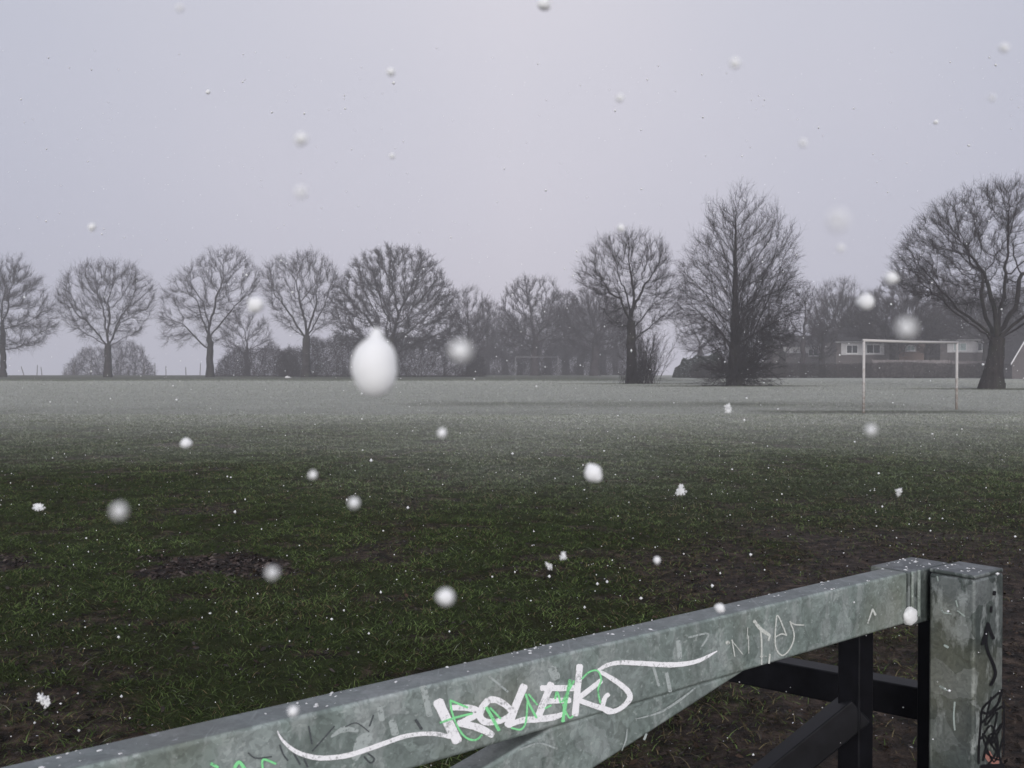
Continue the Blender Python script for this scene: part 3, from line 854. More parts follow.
t6 = make_tree('pointed_tree', 'tallest bare tree with a pointed crown and bushy shoots down its trunk', 735, 386, D6,
          [(676, 300), (682, 268), (700, 240), (712, 218), (726, 200), (735, 186), (746, 192), (760, 212), (776, 222), (792, 242), (800, 258), (794, 275), (806, 300), (796, 335), (780, 345), (690, 345), (680, 325)],
          12, 330, 131, 2600, .38, .52, per=4, tw=1.15, twr=.0075, up=.30, shell=.25, r_tip=.009, leader=(735, 200), flare=1.6, wiggle=.15, limbs=60)
rg = np.random.default_rng(132)
tx = (735 - 512)/F*D6
def on_trunk(zlo, zhi, right):
    def f(k):
        z = zlo + (zhi - zlo)*rg.random()
        az = rg.normal(0, .9) if rg.random() < right else rg.uniform(0, 6.28)
        r_ = rg.uniform(0, .55)*(6.6 if math.cos(az) > 0 else 5.4)*(.35 + z/9)
        return np.array([tx + math.cos(az)*r_, D6 + math.sin(az)*r_, z]), az
    return f
V, q = pack([fan(on_trunk(.1, 1.2, .35), 260, rg, 3.0, 1.05, .018, .035, 6),
             fan(on_trunk(1.0, 4.5, .55), 360, rg, 3.0, 1.15, .017, .05, 6),
             fan(on_trunk(4.0, 9.0, .75), 330, rg, 2.6, .95, .015, .03, 6)])
mesh_np('shoots', V, quads=q, mat=M['twig'], parent=t6)
D7 = 72
make_tree('spreading_tree', 'large spreading bare tree with a stout flared trunk at the right frame edge', 991, 388, D7,
          [(898, 285), (894, 262), (912, 236), (926, 212), (950, 198), (980, 188), (1010, 183), (1045, 188), (1080, 205), (1104, 240), (1110, 280), (1090, 310), (1040, 322), (1005, 318), (960, 310), (920, 300)],
          14, 340, 141, 3400, .38, .52, per=6, tw=1.0, twr=.0068, up=.06, shell=.75, seeds=[([(995, 345), (972, 328), (940, 312), (912, 296)], -1.5), ([(996, 342), (975, 318), (950, 290), (925, 262)], 2.5), ([(997, 340), (984, 296), (968, 255), (952, 225)], -2), ([(998, 338), (1004, 290), (1006, 240), (1000, 205)], 0.5), ([(998, 340), (1022, 300), (1035, 255), (1040, 215)], 2), ([(998, 342), (1024, 322), (1062, 305), (1090, 290)], -1.5), ([(998, 340), (1030, 300), (1065, 265)], -3), ([(996, 340), (990, 300), (996, 262), (985, 225)], 3.5)],
          r_tip=.010, flare=1.9, wiggle=.22, lean=6)
# ---- hazy trees behind the houses on the right
BACK = 'hazy trees behind the houses'
p3 = make_tree('hazy_tree', 'hazy tree with a clear thin trunk just right of the pointed tree', 803, 377, 150,
          [(784, 340), (782, 310), (790, 290), (804, 282), (820, 290), (826, 312), (822, 338), (800, 348)],
          5, 340, 151, 900, .5, .8, group=BACK, per=3, tw=1.1, twr=.015, mats=FT, r_tip=.013)
p4 = make_tree('hazy_tree', 'hazy tree with a flat fan-shaped crown left of the white windows', 829, 375, 190,
          [(808, 345), (806, 308), (818, 288), (836, 281), (854, 282), (864, 296), (860, 320), (850, 345)],
          7, 335, 152, 1100, .6, .9, group=BACK, per=7, tw=1.65, twr=.0125, mats=FT, r_tip=.014)
p5 = make_tree('hazy_tree', 'broad hazy tree behind the goal and the white windows', 912, 376, 182,
          [(868, 345), (866, 312), (878, 288), (896, 274), (920, 268), (944, 276), (958, 300), (960, 340), (930, 352), (886, 352)],
          9, 335, 153, 2000, .55, .8, group=BACK, per=6, tw=1.5, twr=.022, mats=FT, r_tip=.015)
again(p5, 966, 200, (.9, .95), 2.0, 'hazy tree behind the stout trunk of the spreading tree', BACK)
again(p4, 872, 205, (1.0, .95), 1.0, 'faint hazy tree behind the left window band of the house', BACK)
again(p5, 1012, 190, (.8, .85), 4.2, 'hazy tree at the right edge behind the white gable', BACK)
again(p3, 770, 190, (1.2, 1.2), 1.7, 'faint hazy tree showing through the right side of the pointed tree', BACK)
again(p4, 700, 215, (.9, .75), 3.1, 'faint low hazy tree left of the pointed tree', BACK)

GA = 'garden trees in front of the houses'
g1 = make_tree('garden_tree', 'twiggy garden tree hiding the brick between the two window bands', 896, 377, 158,
          [(884, 355), (882, 335), (888, 318), (902, 312), (914, 320), (912, 340), (904, 356)], 5, 350, 155, 900, .45, .7, group=GA, per=5, tw=1.1, twr=.017, r_tip=.013)
again(g1, 927, 159, (1.15, 1.05), 1.3, 'twiggy garden tree just left of the right goal post', GA)
g2 = make_tree('garden_tree', 'wide twiggy garden tree overhanging the roofs behind the goal', 892, 377, 159,
          [(836, 336), (842, 318), (858, 308), (874, 300), (894, 304), (916, 298), (936, 310), (946, 324), (944, 340), (920, 344), (905, 336), (888, 346), (862, 340)], 6, 350, 156, 1700, .5, .75, group=GA, per=6, tw=1.2, twr=.018, r_tip=.013)
again(g2, 985, 161, (.85, 1.0), 2.2, 'twiggy garden tree overhanging the roof beside the stout trunk', GA)
again(g2, 838, 178, (.8, 1.15), 4.1, 'garden tree rising behind the left window band', GA)
again(g1, 782, 158, (1.3, .9), 3.0, 'low garden tree at the right flank of the pointed tree', GA)
again(g1, 822, 157, (1.2, .85), 4.4, 'low garden tree left of the white window band', GA)
again(g1, 1004, 150, (1.1, .8), .4, 'low garden tree just right of the stout trunk', GA)
# ---- bushes and hedges at the field edge
make_bush('hazy_bush', 'rounded pale bush far behind the low round tree', 112, 222,
          [(64, 382), (68, 366), (78, 356), (86, 349), (98, 347), (108, 352), (116, 343), (130, 341), (142, 348), (147, 360), (154, 372), (155, 382)], 24, 161, 1000, .8, .8, .02, 1.4, 3, mat='far_twig', extra=3000, spread=.8)
BU = 'dark bushes under the trees'
make_bush('thicket_bush', 'low dark bush left of the splayed tree trunk', 258, 180,
          [(214, 378), (220, 360), (230, 354), (240, 346), (250, 352), (262, 350), (272, 343), (284, 352), (298, 356), (300, 378)], 16, 162, 800, .6, .7, .017, 1.1, 3, group=BU, mat='far_twig', extra=5000, spread=.8)
make_bush('thicket_bush', 'dark bush filling the gap between the splayed tree and the broad one', 325, 174,
          [(276, 378), (278, 356), (290, 346), (300, 350), (314, 336), (326, 342), (340, 332), (354, 340), (362, 334), (374, 352), (374, 378)], 16, 163, 900, .6, .7, .017, 1.1, 3, group=BU, mat='twig', extra=8500, spread=.8)
make_bush('thicket_bush', 'dark bush at the foot of the broad dense tree', 408, 174,
          [(358, 378), (362, 350), (376, 338), (388, 344), (402, 330), (416, 340), (430, 333), (444, 345), (456, 338), (468, 350), (484, 358), (486, 378)], 16, 164, 900, .6, .7, .017, 1.1, 3, group=BU, mat='twig', extra=9500, spread=.8)
make_bush('thicket_bush', 'hazy brush along the foot of the middle row', 545, 226,
          [(474, 379), (478, 352), (492, 344), (508, 356), (524, 348), (540, 354), (556, 342), (572, 350), (588, 344), (604, 352), (620, 346), (632, 379)], 34, 165, 1500, .7, .8, .018, 1.2, 3, group=BU, mat='far_twig', extra=15000, spread=.95)

def leafy(name, label, poly, D, n, seed, size, mat, cat, depth=None):
    rng = np.random.default_rng(seed)
    A = envelope(poly, D, n, rng, .5, .9)
    if depth: A[:, 1] = D + (rng.random(n) - .5)*depth
    A[:, 2] = np.maximum(A[:, 2], gz(A[:, 0], A[:, 1]) + .03)
    u = unit(rng.normal(0, 1, (n, 3))); w = unit(np.cross(u, rng.normal(0, 1, (n, 3))))
    s = size*(.5 + rng.random((n, 1)))
    V = np.stack([A - u*s, A + w*s*.45, A + u*s, A - w*s*.45], 1)
    q = np.arange(n*4).reshape(-1, 4)
    P = np.array(poly, float); bx = ((P[:, 0].min() + P[:, 0].max())/2 - 512)/F*D
    root = thing(name, (bx, D, float(gz(bx, D))), label, cat)
    mesh_np('foliage', V, quads=q, mat=M[mat], parent=root)
    for k in range(4):
        st = MB(); x = bx + (k - 1.5)*.3; h = CAMH + (368 - P[:, 1].min())/F*D
        st.tube([(x, D, -.1), (x + rng.normal(0, .3), D + rng.normal(0, .3), h*.5), (x + rng.normal(0, .6) + (k - 1.5)*.3, D, h*.8)], [.06, .045, .015], 5)
        st.build('stem', M['far_bark'], root)
leafy('evergreen_shrub', 'dark evergreen shrub left of the pointed tree', [(672, 378), (675, 368), (680, 365), (683, 358), (690, 360), (696, 355), (706, 357), (716, 352), (724, 358), (722, 378)], 152, 9000, 171, .13, 'evergreen', 'shrub')

hed = thing('hedge', ((880 - 512)/F*148, 148, 0), 'long dark leafless hedge along the right far edge of the field', 'hedge')
V, q = pack([thicket([(690, 380), (692, 364), (720, 362), (780, 363), (840, 364), (900, 362), (960, 364), (1020, 363), (1060, 363), (1060, 380)], 148, 34000, 172, .55, .014, .5, depth=1.6, up=.35)])
mesh_np('crown', V, quads=q, mat=M['hedge'], parent=hed)

# ------------------------------------------------------------------ fences
fp = None
FP = 'wire fence posts on the skyline'
for i, (px, top, tilt, lab) in enumerate([
        (24, 366, -.30, 'thin fence post leaning left, on the skyline near the left edge'),
        (37, 365, .05, 'upright thin fence post, left of the close pair'),
        (42, 367, -.12, 'slightly leaning thin fence post, right of the close pair'),
        (66, 368, .02, 'fence post just left of the hazy bush'),
        (74, 364, .0, 'fence post against the left side of the hazy bush'),
        (91, 362, .0, 'tall fence post left of the low round tree trunk'),
        (128, 366, .0, 'fence post right of the low round tree trunk'),
        (144, 364, .02, 'fence post at the right side of the hazy bush'),
        (155, 363, .0, 'fence post just right of the hazy bush'),
        (166, 366, .0, 'fence post alone on the skyline between bush and tall tree'),
        (186, 367, -.03, 'fence post left of the tall open tree trunk'),
        (200, 363, .04, 'thick fence post beside the tall open tree trunk')]):
    D = 198; x = (px - 512)/F*D; z0 = float(gz(x, D)); h = CAMH + (368 - top)/F*D - z0
    if fp is None:
        root = thing('fence_post', (x, D, z0), lab, 'fence post', FP)
        mb = MB(); mb.tube([(x, D, z0 - .1), (x, D, z0 + .5), (x, D, z0 + .97), (x, D, z0 + 1)], [.075, .075, .07, .03], 8)
        mb.build('post', M['wood'], root); fp = root
        o = root
    else:
        o = copy_tree(fp); o.location = (x, D, z0); o['label'] = lab
    o.scale = (1, 1, h); o.rotation_euler = (0, tilt, 0)

# grey board fence behind the hedge
def board_fence(x0, x1, Y, z1, label, mat):
    root = thing('board_fence', ((x0 + x1)/2, Y, 0), label, 'fence')
    mb = MB(); x = x0; r = random.Random(int(x0*10))
    while x < x1:
        w = .15; mb.box(x, x + w - .006, Y - .012 + r.uniform(-.004, .004), Y + .012, .02, z1 + r.uniform(-.03, .03)); x += w
    mb.build('board_panel', M[mat], root)
    ps = MB(); x = x0
    while x <= x1 + .1:
        p = MB(); p.box(x - .06, x + .06, Y - .16, Y - .03, 0, z1 + .12); p.build('post', M[mat], root); x += 2.4
    rl = MB(); rl.box(x0, x1, Y - .06, Y - .02, z1*.82, z1*.82 + .09); rl.build('rail', M[mat], root)
xf = lambda px, D: (px - 512)/F*D
board_fence(xf(872, 156), xf(950, 156), 156, 2.75, 'pale grey board fence behind the hedge and goal', 'fence_wood')
board_fence(xf(952, 156), xf(985, 156), 156, 2.55, 'grey board fence behind the stout spreading tree', 'fence_wood')
rw = thing('garden_wall', (xf(1008, 154), 154, 0), 'reddish brick garden wall at the right edge beyond the spreading tree', 'wall')
mb = MB(); mb.box(xf(988, 154), xf(1060, 154), 153.9, 154.12, 0, 2.1); mb.build('wall', M['brick_orange'], rw)
mb = MB(); mb.box(xf(986, 154), xf(1062, 154), 153.85, 154.17, 2.103, 2.2); mb.build('coping', M['white_clad'], rw)

# ------------------------------------------------------------------ houses
def window(parent, x0, x1, z0, z1, y, nmull=1, pane='glass'):
    fr = MB(); t = .09
    fr.box(x0, x1, y - .05, y + .03, z1 - t, z1); fr.box(x0, x1, y - .05, y + .03, z0, z0 + t)
    fr.box(x0, x0 + t, y - .05, y + .03, z0 + t, z1 - t); fr.box(x1 - t, x1, y - .05, y + .03, z0 + t, z1 - t)
    for k in range(nmull):
        xm = x0 + (x1 - x0)*(k + 1)/(nmull + 1); fr.box(xm - .04, xm + .04, y - .05, y + .03, z0 + t, z1 - t)
    w = fr.build('window', M['white_frame'], parent)
    p = MB(); p.box(x0 + t*.5, x1 - t*.5, y - .005, y + .02, z0 + t*.5, z1 - t*.5); p.build('pane', M[pane], w)
    s = MB(); s.box(x0 - .05, x1 + .05, y - .14, y - .052, z0 - .07, z0 - .002); s.build('sill', M['white_frame'], w)

def house(label, px0, px1, Y, eaves, ridge, depth, bands, wins, wall='brick', chim=None, low=()):
    x0, x1 = xf(px0, Y), xf(px1, Y)
    root = thing('house', ((x0 + x1)/2, Y + depth/2, 0), label, 'house', 'houses beyond the hedge')
    mb = MB(); mb.box(x0, x1, Y, Y + depth, -.3, eaves); mb.build('wall', M[wall], root)
    r = MB(); o = .35; yc = Y + depth/2; zt = .18
    for (ya_, yb_) in ((Y - o, yc), (yc, Y + depth + o)):
        za, zb = (eaves - .05, ridge) if ya_ < yc - .01 else (ridge, eaves - .05)
        v = [(x0 - o, ya_, za), (x1 + o, ya_, za), (x1 + o, yb_, zb), (x0 - o, yb_, zb)]
        v += [(a, b, c + zt) for a, b, c in v]
        r.add(v, [(3, 2, 1, 0), (4, 5, 6, 7), (0, 1, 5, 4), (1, 2, 6, 5), (2, 3, 7, 6), (3, 0, 4, 7)])
    for x in (x0 + .002, x1 - .202):                      # gable ends
        v = [(x, Y + .02, eaves), (x, Y + depth - .02, eaves), (x, yc, ridge - .03), (x + .2, Y + .02, eaves), (x + .2, Y + depth - .02, eaves), (x + .2, yc, ridge - .03)]
        r.add(v, [(0, 2, 1), (3, 4, 5), (0, 1, 4, 3), (1, 2, 5, 4), (2, 0, 3, 5)])
    rf = r.build('roof', M['roof'], root)
    if chim:
        c = MB(); cx = xf(chim, Y); c.box(cx - .4, cx + .4, yc - .3, yc + .3, ridge - .5, ridge + 1.1)
        c.box(cx - .46, cx + .46, yc - .36, yc + .36, ridge + 1.102, ridge + 1.22); c.build('chimney', M['brick'], rf)
    for (a, b, z0, z1) in bands:
        c = MB(); c.box(xf(a, Y), xf(b, Y), Y - .06, Y - .002, z0, z1); c.build('cladding', M['white_clad'], root)
    for (a, b, z0, z1, nm, pn) in wins: window(root, xf(a, Y), xf(b, Y), z0, z1, Y - .10, nm, pn)
    g_ = MB(); g_.tube([(x0 - o, Y - o - .06, eaves - .02), (x1 + o, Y - o - .06, eaves - .02)], .06, 6); g_.build('gutter', M['white_frame'], root)
    return root
HY = 164
def zz(py, Y): return CAMH + (368 - py)/F*Y
house('brown brick house with a white window band above the left goal post', 836, 896, HY, zz(342, HY), zz(328, HY), 8,
      [(841, 884, zz(355, HY), zz(343.2, HY))],
      [(846, 857.5, zz(353.5, HY), zz(345, HY), 1, 'glass'), (866, 880, zz(353.5, HY), zz(344.6, HY), 1, 'glass')], chim=880)
house('small orange brick house with one pale window, seen through the goal', 899, 934, HY + 4, zz(342, HY), zz(330, HY), 8,
      [(905, 916, zz(351.5, HY), zz(344, HY))],
      [(906.5, 914.5, zz(350.5, HY), zz(345, HY), 1, 'blind')], wall='brick_orange', chim=928)
house('brick house with pale windows between the right goal post and the stout tree', 940, 1003, HY, zz(340, HY), zz(326, HY), 8,
      [(947, 989, zz(352.5, HY), zz(341, HY))],
      [(953, 966, zz(351, HY), zz(343, HY), 1, 'blind'), (977, 986, zz(351, HY), zz(342.6, HY), 1, 'glass')], chim=996)
house('faint pinkish house behind the thin hazy trunks right of the pointed tree', 772, 832, 196, zz(347, 196), zz(336, 196), 8,
      [(782, 824, zz(353, 196), zz(347.5, 196))],
      [(808, 818, zz(356, 196), zz(349, 196), 1, 'glass')])
# gabled building cut by the right frame edge
Yg = 140
gb = thing('gabled_building', (xf(1036, Yg), Yg, 0), 'brick gable with sloping white bargeboard cut by the right frame edge', 'building', 'houses beyond the hedge')
xa_, xb_, xm_ = xf(1012, Yg), xf(1062, Yg), xf(1037, Yg)
ze, zr = zz(361, Yg), zz(318, Yg)
mb = MB()
mb.add([(xa_, Yg, -.2), (xb_, Yg, -.2), (xb_, Yg, ze), (xm_, Yg, zr), (xa_, Yg, ze), (xa_, Yg + 6, -.2), (xb_, Yg + 6, -.2), (xb_, Yg + 6, ze), (xm_, Yg + 6, zr), (xa_, Yg + 6, ze)],
       [(0, 1, 2, 3, 4), (9, 8, 7, 6, 5), (0, 4, 9, 5), (1, 6, 7, 2)])
mb.build('wall', M['brick'], gb)
rm = MB(); bb = MB()
for (xe, sg) in ((xa_ - .3, -1), (xb_ + .3, 1)):
    k = (zr - ze)/(xm_ - xa_); z_e = ze - .3*k
    v = [(xe, Yg - .25, z_e), (xm_, Yg - .25, zr), (xm_, Yg + 6.2, zr), (xe, Yg + 6.2, z_e)]
    v = [(a, b, c + .02) for a, b, c in v] + [(a, b, c + .16) for a, b, c in v]
    rm.add(v, [(0, 1, 2, 3), (7, 6, 5, 4), (0, 4, 5, 1), (1, 5, 6, 2), (2, 6, 7, 3), (3, 7, 4, 0)])
    v = [(xe, Yg - .30, z_e - .12), (xm_, Yg - .30, zr - .12), (xm_, Yg - .30, zr + .2), (xe, Yg - .30, z_e + .2)]
    v += [(a, b + .045, c) for a, b, c in v]
    bb.add(v, [(0, 1, 2, 3), (7, 6, 5, 4), (0, 4, 5, 1), (1, 5, 6, 2), (2, 6, 7, 3), (3, 7, 4, 0)])
rm.build('roof', M['roof'], gb); bb.build('bargeboard', M['white_frame'], gb)

# ------------------------------------------------------------------ goals
def goal(label, a, b, ta, tb, r, mat, name='goal'):
    a, b = np.array(a), np.array(b); c = (a + b)/2
    root = thing(name, tuple(c), label, 'goal')
    h1, h2 = ta, tb
    for p, h in ((a, h1), (b, h2)):
        m_ = MB(); m_.tube([(p[0], p[1], p[2] - .1), (p[0], p[1], p[2] + h*.5), (p[0], p[1], p[2] + h)], r, 12); m_.build('post', mat, root, smooth=True)
    u = (b - a)/np.linalg.norm(b - a)
    m_ = MB(); m_.tube([a + np.array([0, 0, h1]) - u*r, (a + b)/2 + np.array([0, 0, (h1 + h2)/2 - .015]), b + np.array([0, 0, h2]) + u*r], r, 12); m_.build('crossbar', mat, root, smooth=True)
    return root
ga = on_ground(863.5, 413); gb_ = on_ground(956.5, 409.5)
goal('white goal with rusty flaking posts and no net, on the right of the field', ga, gb_, 2.42, 2.42, .046, M['goal'])
fa = at(515.5, 378.5, 136); fb = at(558, 378, 140); fa[2] = 0; fb[2] = 0
goal('distant small white goal in front of the hazy middle row', fa, fb, CAMH + (368 - 357)/F*136, CAMH + (368 - 357)/F*140, .036, M['far_goal'])
wl = thing('litter_scrap', tuple(at(288, 378, 150)), 'pale scrap of litter under the dark bushes', 'litter')
mb = MB(); p = at(288, 377.5, 150); p[2] = .12
mb.add([p + np.array(v) for v in ((-.5, -.05, -.1), (.1, -.2, -.1), (.5, .1, -.08), (.1, .25, .1), (-.35, .15, .16), (-.1, 0, .2))],
       [(0, 1, 5), (1, 2, 5), (2, 3, 5), (3, 4, 5), (4, 0, 5), (0, 4, 3, 2, 1)]); mb.build('wrapper', M['plastic'], wl)

# ------------------------------------------------------------------ the gate in the foreground
Tn = np.array([.785, .62, 0]); Tn /= np.linalg.norm(Tn)       # along the gate
Nn = np.array([Tn[1], -Tn[0], 0])                             # its face, towards the camera
UZ = np.array([0, 0, 1.0])
def tnz(t, n, z): return Tn*t + Nn*n + UZ*z
NF = -1.062                                                   # front face of the top rail
P_face = tnz(0, NF, 0)
def uv(px, py):
    p = on_plane(px, py, P_face, Nn); return float(np.dot(p, Tn)), p[2]
RT = 1.094
gate = thing('barrier_gate', tuple(tnz(1.0, NF - .025, 0)), 'galvanised steel gate with slanting brace and scrawled graffiti in the foreground', 'gate')
rl_top = RT; rl_h = .103
m_ = MB(); m_.obox(tnz((1.842 + -1.2)/2, NF - .027, rl_top - rl_h/2), Tn*(1.842 + 1.2)/2, Nn*.027, UZ*rl_h/2)
rail = m_.build('top_rail', M['galv'], gate, bevel=.006)
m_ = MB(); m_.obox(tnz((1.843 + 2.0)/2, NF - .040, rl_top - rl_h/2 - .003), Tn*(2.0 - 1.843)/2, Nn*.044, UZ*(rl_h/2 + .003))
blk = m_.build('end_block', M['galv_dim'], gate, bevel=.005)
m_ = MB()
for t_ in (1.848, 1.872): m_.obox(tnz(t_, NF + .007, rl_top - .045), Tn*.0035, Nn*.0028, UZ*.047)
m_.build('weld_bead', M['galv'], blk, bevel=.002)
# brace: traced axis on the gate plane, running down to the left
b1, b2 = uv(563, 723), uv(464, 767)
c1, c2 = uv(741, 676), uv(601, 767)
d_ = np.array(c1) - np.array(c2); d_ /= np.linalg.norm(d_)
pr = np.array([-d_[1], d_[0]])
wid = abs(np.dot(np.array(b1) - np.array(c1), pr))
ax0 = np.array(c1) + pr*wid/2
s0, s1 = .02, -1.35
B0, B1 = ax0 + d_*s0, ax0 + d_*s1
def tz(p, n): return tnz(p[0], n, p[1])
m_ = MB()
# top end cut to sit under the rail
zb = rl_top - rl_h - .0005
def cut(off):
    q = np.array(c1) + pr*off; k = (zb - q[1])/d_[1]; return q + d_*k
lo_t, hi_t = cut(0), cut(wid)
lo_b, hi_b = np.array(c1) + d_*s1, np.array(c1) + pr*wid + d_*s1
v = [tz(lo_b, NF - .004), tz(lo_t, NF - .004), tz(hi_t, NF - .004), tz(hi_b, NF - .004), tz(lo_b, NF - .050), tz(lo_t, NF - .050), tz(hi_t, NF - .050), tz(hi_b, NF - .050)]
m_.add(v, [(0, 1, 2, 3), (7, 6, 5, 4), (0, 4, 5, 1), (1, 5, 6, 2), (2, 6, 7, 3), (3, 7, 4, 0)])
m_.build('brace', M['galv'], gate, bevel=.006)
# the far leg of the gate left of the frame, so that the rail is carried
m_ = MB(); m_.obox(tnz(-1.15, NF - .027, .495), Tn*.04, Nn*.027, UZ*.494); m_.build('leg', M['galv'], gate, bevel=.005)

# post
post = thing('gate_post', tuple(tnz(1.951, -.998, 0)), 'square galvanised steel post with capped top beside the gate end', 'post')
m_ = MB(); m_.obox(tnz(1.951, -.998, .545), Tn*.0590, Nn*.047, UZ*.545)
pb = m_.build('shaft', M['galv_dim'], post, bevel=.007)
m_ = MB(); m_.obox(tnz(1.951, -.998, 1.0945), Tn*.0586, Nn*.0466, UZ*.004); m_.build('cap', M['galv_dim'], post, bevel=.003)

# black frame behind
bf = thing('black_frame', (.76, 2.2, 0), 'black painted steel frame behind the galvanised gate', 'frame')
def bar(name, a, b, w, h, parent, mat='black_steel'):
    a, b = np.array(a, float), np.array(b, float); d = unit(b - a)
    s = np.cross(d, UZ); s = unit(s) if np.linalg.norm(s) > .05 else Tn; u = np.cross(s, d)
    m_ = MB(); m_.obox((a + b)/2, (b - a)/2, s*w/2, u*h/2); return m_.build(name, M[mat], parent, bevel=.004)
U1 = np.array([.716, 2.065, 0]); U2 = np.array([.936, 2.19, 0])
m_ = MB(); m_.obox(U1 + UZ*.49, Tn*.026, Nn*.026, UZ*.49); m_.build('upright', M['black_steel'], bf, bevel=.004)
m_ = MB(); m_.obox(U2 + UZ*.485, Tn*.028, Nn*.028, UZ*.485); m_.build('upright', M['black_steel'], bf, bevel=.004)
ra = at(931, 690, 2.13); rb = at(700, 650, 2.5); ra[2] = rb[2] = (ra[2] + rb[2])/2
zr_ = .76
q1 = on_plane(928, 689, (0, 0, zr_), UZ); q0 = on_plane(690, 645, (0, 0, zr_), UZ)
q1 = q1 + unit(q1 - q0)*.03
bar('rail', q1 + UZ*(-.03), q0 + UZ*(-.03), .06, .075, bf)
q2 = U1 + np.array([.005, -.002, .795]); q3 = at(690, 842, 2.10)
bar('brace', q2, q3, .065, .06, bf)

# graffiti: strokes traced on the plane of the face they are painted on
def strokes(name, lines, mat, parent, p0, n, lift, label=None):
    """strokes that touch make one mark, each mark a mesh of its own"""
    lines = list(lines); marks = []
    def close(a, b):
        A, B = np.array(a[0], float), np.array(b[0], float)
        def dense(P): return np.concatenate([P[i] + (P[i+1] - P[i])*np.linspace(0, 1, 12)[:, None] for i in range(len(P) - 1)])
        return np.sqrt(((dense(A)[:, None] - dense(B)[None])**2).sum(2)).min() < 9
    for l in lines:
        hit = [m_ for m_ in marks if any(close(l, k) for k in m_)]
        new = [l]
        for m_ in hit: new = m_ + new; marks.remove(m_)
        marks.append(new)
    for m_ in marks: one_mark(name, m_, mat, parent, p0, n, lift, label)

def one_mark(name, lines, mat, parent, p0, n, lift, label=None):
    V, Q = [], []
    for li, (pts, w) in enumerate(lines):
        W = w if isinstance(w, (list, tuple)) else [w]*len(pts)
        # smooth curve through the points
        pts = np.array(pts, float); W = np.array(W, float)
        if len(pts) > 2:
            out, ow = [], []
            for i in range(len(pts) - 1):
                a, b, c, d = pts[max(i-1, 0)], pts[i], pts[i+1], pts[min(i+2, len(pts)-1)]
                for k in range(5):
                    t = k/5
                    out.append(.5*((2*b) + (-a + c)*t + (2*a - 5*b + 4*c - d)*t*t + (-a + 3*b - 3*c + d)*t**3)); ow.append(W[i]*(1-t) + W[i+1]*t)
            out.append(pts[-1]); ow.append(W[-1]); pts, W = np.array(out), np.array(ow)
        T = np.gradient(pts, axis=0); T = T/np.maximum(np.linalg.norm(T, axis=1, keepdims=True), 1e-6)
        S_ = np.stack([-T[:, 1], T[:, 0]], 1)
        ends = [(pts[0] - T[0]*W[0]*.22, W[0]*.6)] + list(zip(pts, W)) + [(pts[-1] + T[-1]*W[-1]*.22, W[-1]*.6)]
        SS = np.concatenate([S_[:1], S_, S_[-1:]])
        b = len(V)
        for (p, w_), s_ in zip(ends, SS):
            jag = 1 + random.uniform(-.06, .06)
            for sg in (-1, 1):
                V.append(on_plane(*(p + s_*sg*w_*.5*jag), p0, n) + np.array(n)*(lift + li*.00005))
        for i in range(len(ends) - 1):
            Q.append((b + 2*i, b + 2*i + 1, b + 2*i + 3, b + 2*i + 2))
    o = mesh_np(name, np.array(V), quads=np.array(Q), mat=mat, parent=parent)
    if label: o['label'] = label
    return o
def zc(ox, oy, s): return lambda L: [([(ox + x/s, oy + y/s) for x, y in pts], ([q/s for q in w] if isinstance(w, (list, tuple)) else w/s)) for pts, w in L]
R1_, R2_, R3_, R4_, R5_, R6_, R7_ = zc(420, 640, 6.4), zc(540, 630, 5.39), zc(700, 600, 7.314), zc(140, 690, 6.4), zc(270, 690, 6.4), zc(950, 560, 3.69), zc(850, 545, 6.4)
white_a = R5_([([(45, 260), (70, 310), (130, 370), (200, 408), (300, 432), (400, 430), (500, 415), (620, 378), (740, 335), (850, 297), (950, 280), (1040, 278), (1110, 288), (1150, 300)],
               [6, 16, 26, 30, 32, 32, 32, 30, 30, 28, 28, 28, 28, 24])])
white_b = R1_([([(112, 392), (170, 515), (235, 645)], 60), ([(195, 432), (300, 432), (365, 452), (345, 482), (290, 512), (245, 532)], [30, 38, 40, 38, 34, 30]),
               ([(240, 530), (340, 550), (410, 577), (460, 607)], [34, 42, 42, 38]),
               ([(432, 384), (395, 430), (378, 480), (410, 520), (480, 522), (545, 500), (580, 462), (550, 420), (490, 384), (440, 380)], [40, 40, 42, 40, 34, 32, 30, 36, 38, 36]),
               ([(662, 292), (612, 410), (560, 545)], 45), ([(556, 545), (650, 512), (740, 506), (850, 492), (930, 464)], [30, 34, 36, 36, 20]),
               ([(835, 278), (790, 390), (752, 492)], 40), ([(772, 306), (870, 306), (985, 306)], 34), ([(790, 392), (870, 386), (955, 384)], 32)])
white_c = R2_([([(210, 190), (198, 320), (185, 455)], 36), ([(325, 272), (262, 320), (200, 368)], 28), ([(200, 375), (290, 407), (385, 436)], 28),
               ([(315, 222), (350, 240), (420, 285), (470, 330), (478, 370), (430, 420), (370, 440), (335, 415), (345, 365), (365, 345)], [20, 24, 28, 30, 30, 26, 26, 26, 24, 24]),
               ([(310, 215), (360, 187), (430, 174), (540, 178), (680, 186), (780, 180), (860, 160), (950, 112)], [16, 22, 24, 26, 28, 26, 22, 5])])
white_b = [(p_, w_*1.12 if not isinstance(w_, list) else [q*1.12 for q in w_]) for p_, w_ in white_b]
strokes('graffiti', white_a + white_b + white_c, M['g_white'], rail, P_face, Nn, .0012, label='bold white marker tag with long swashes')
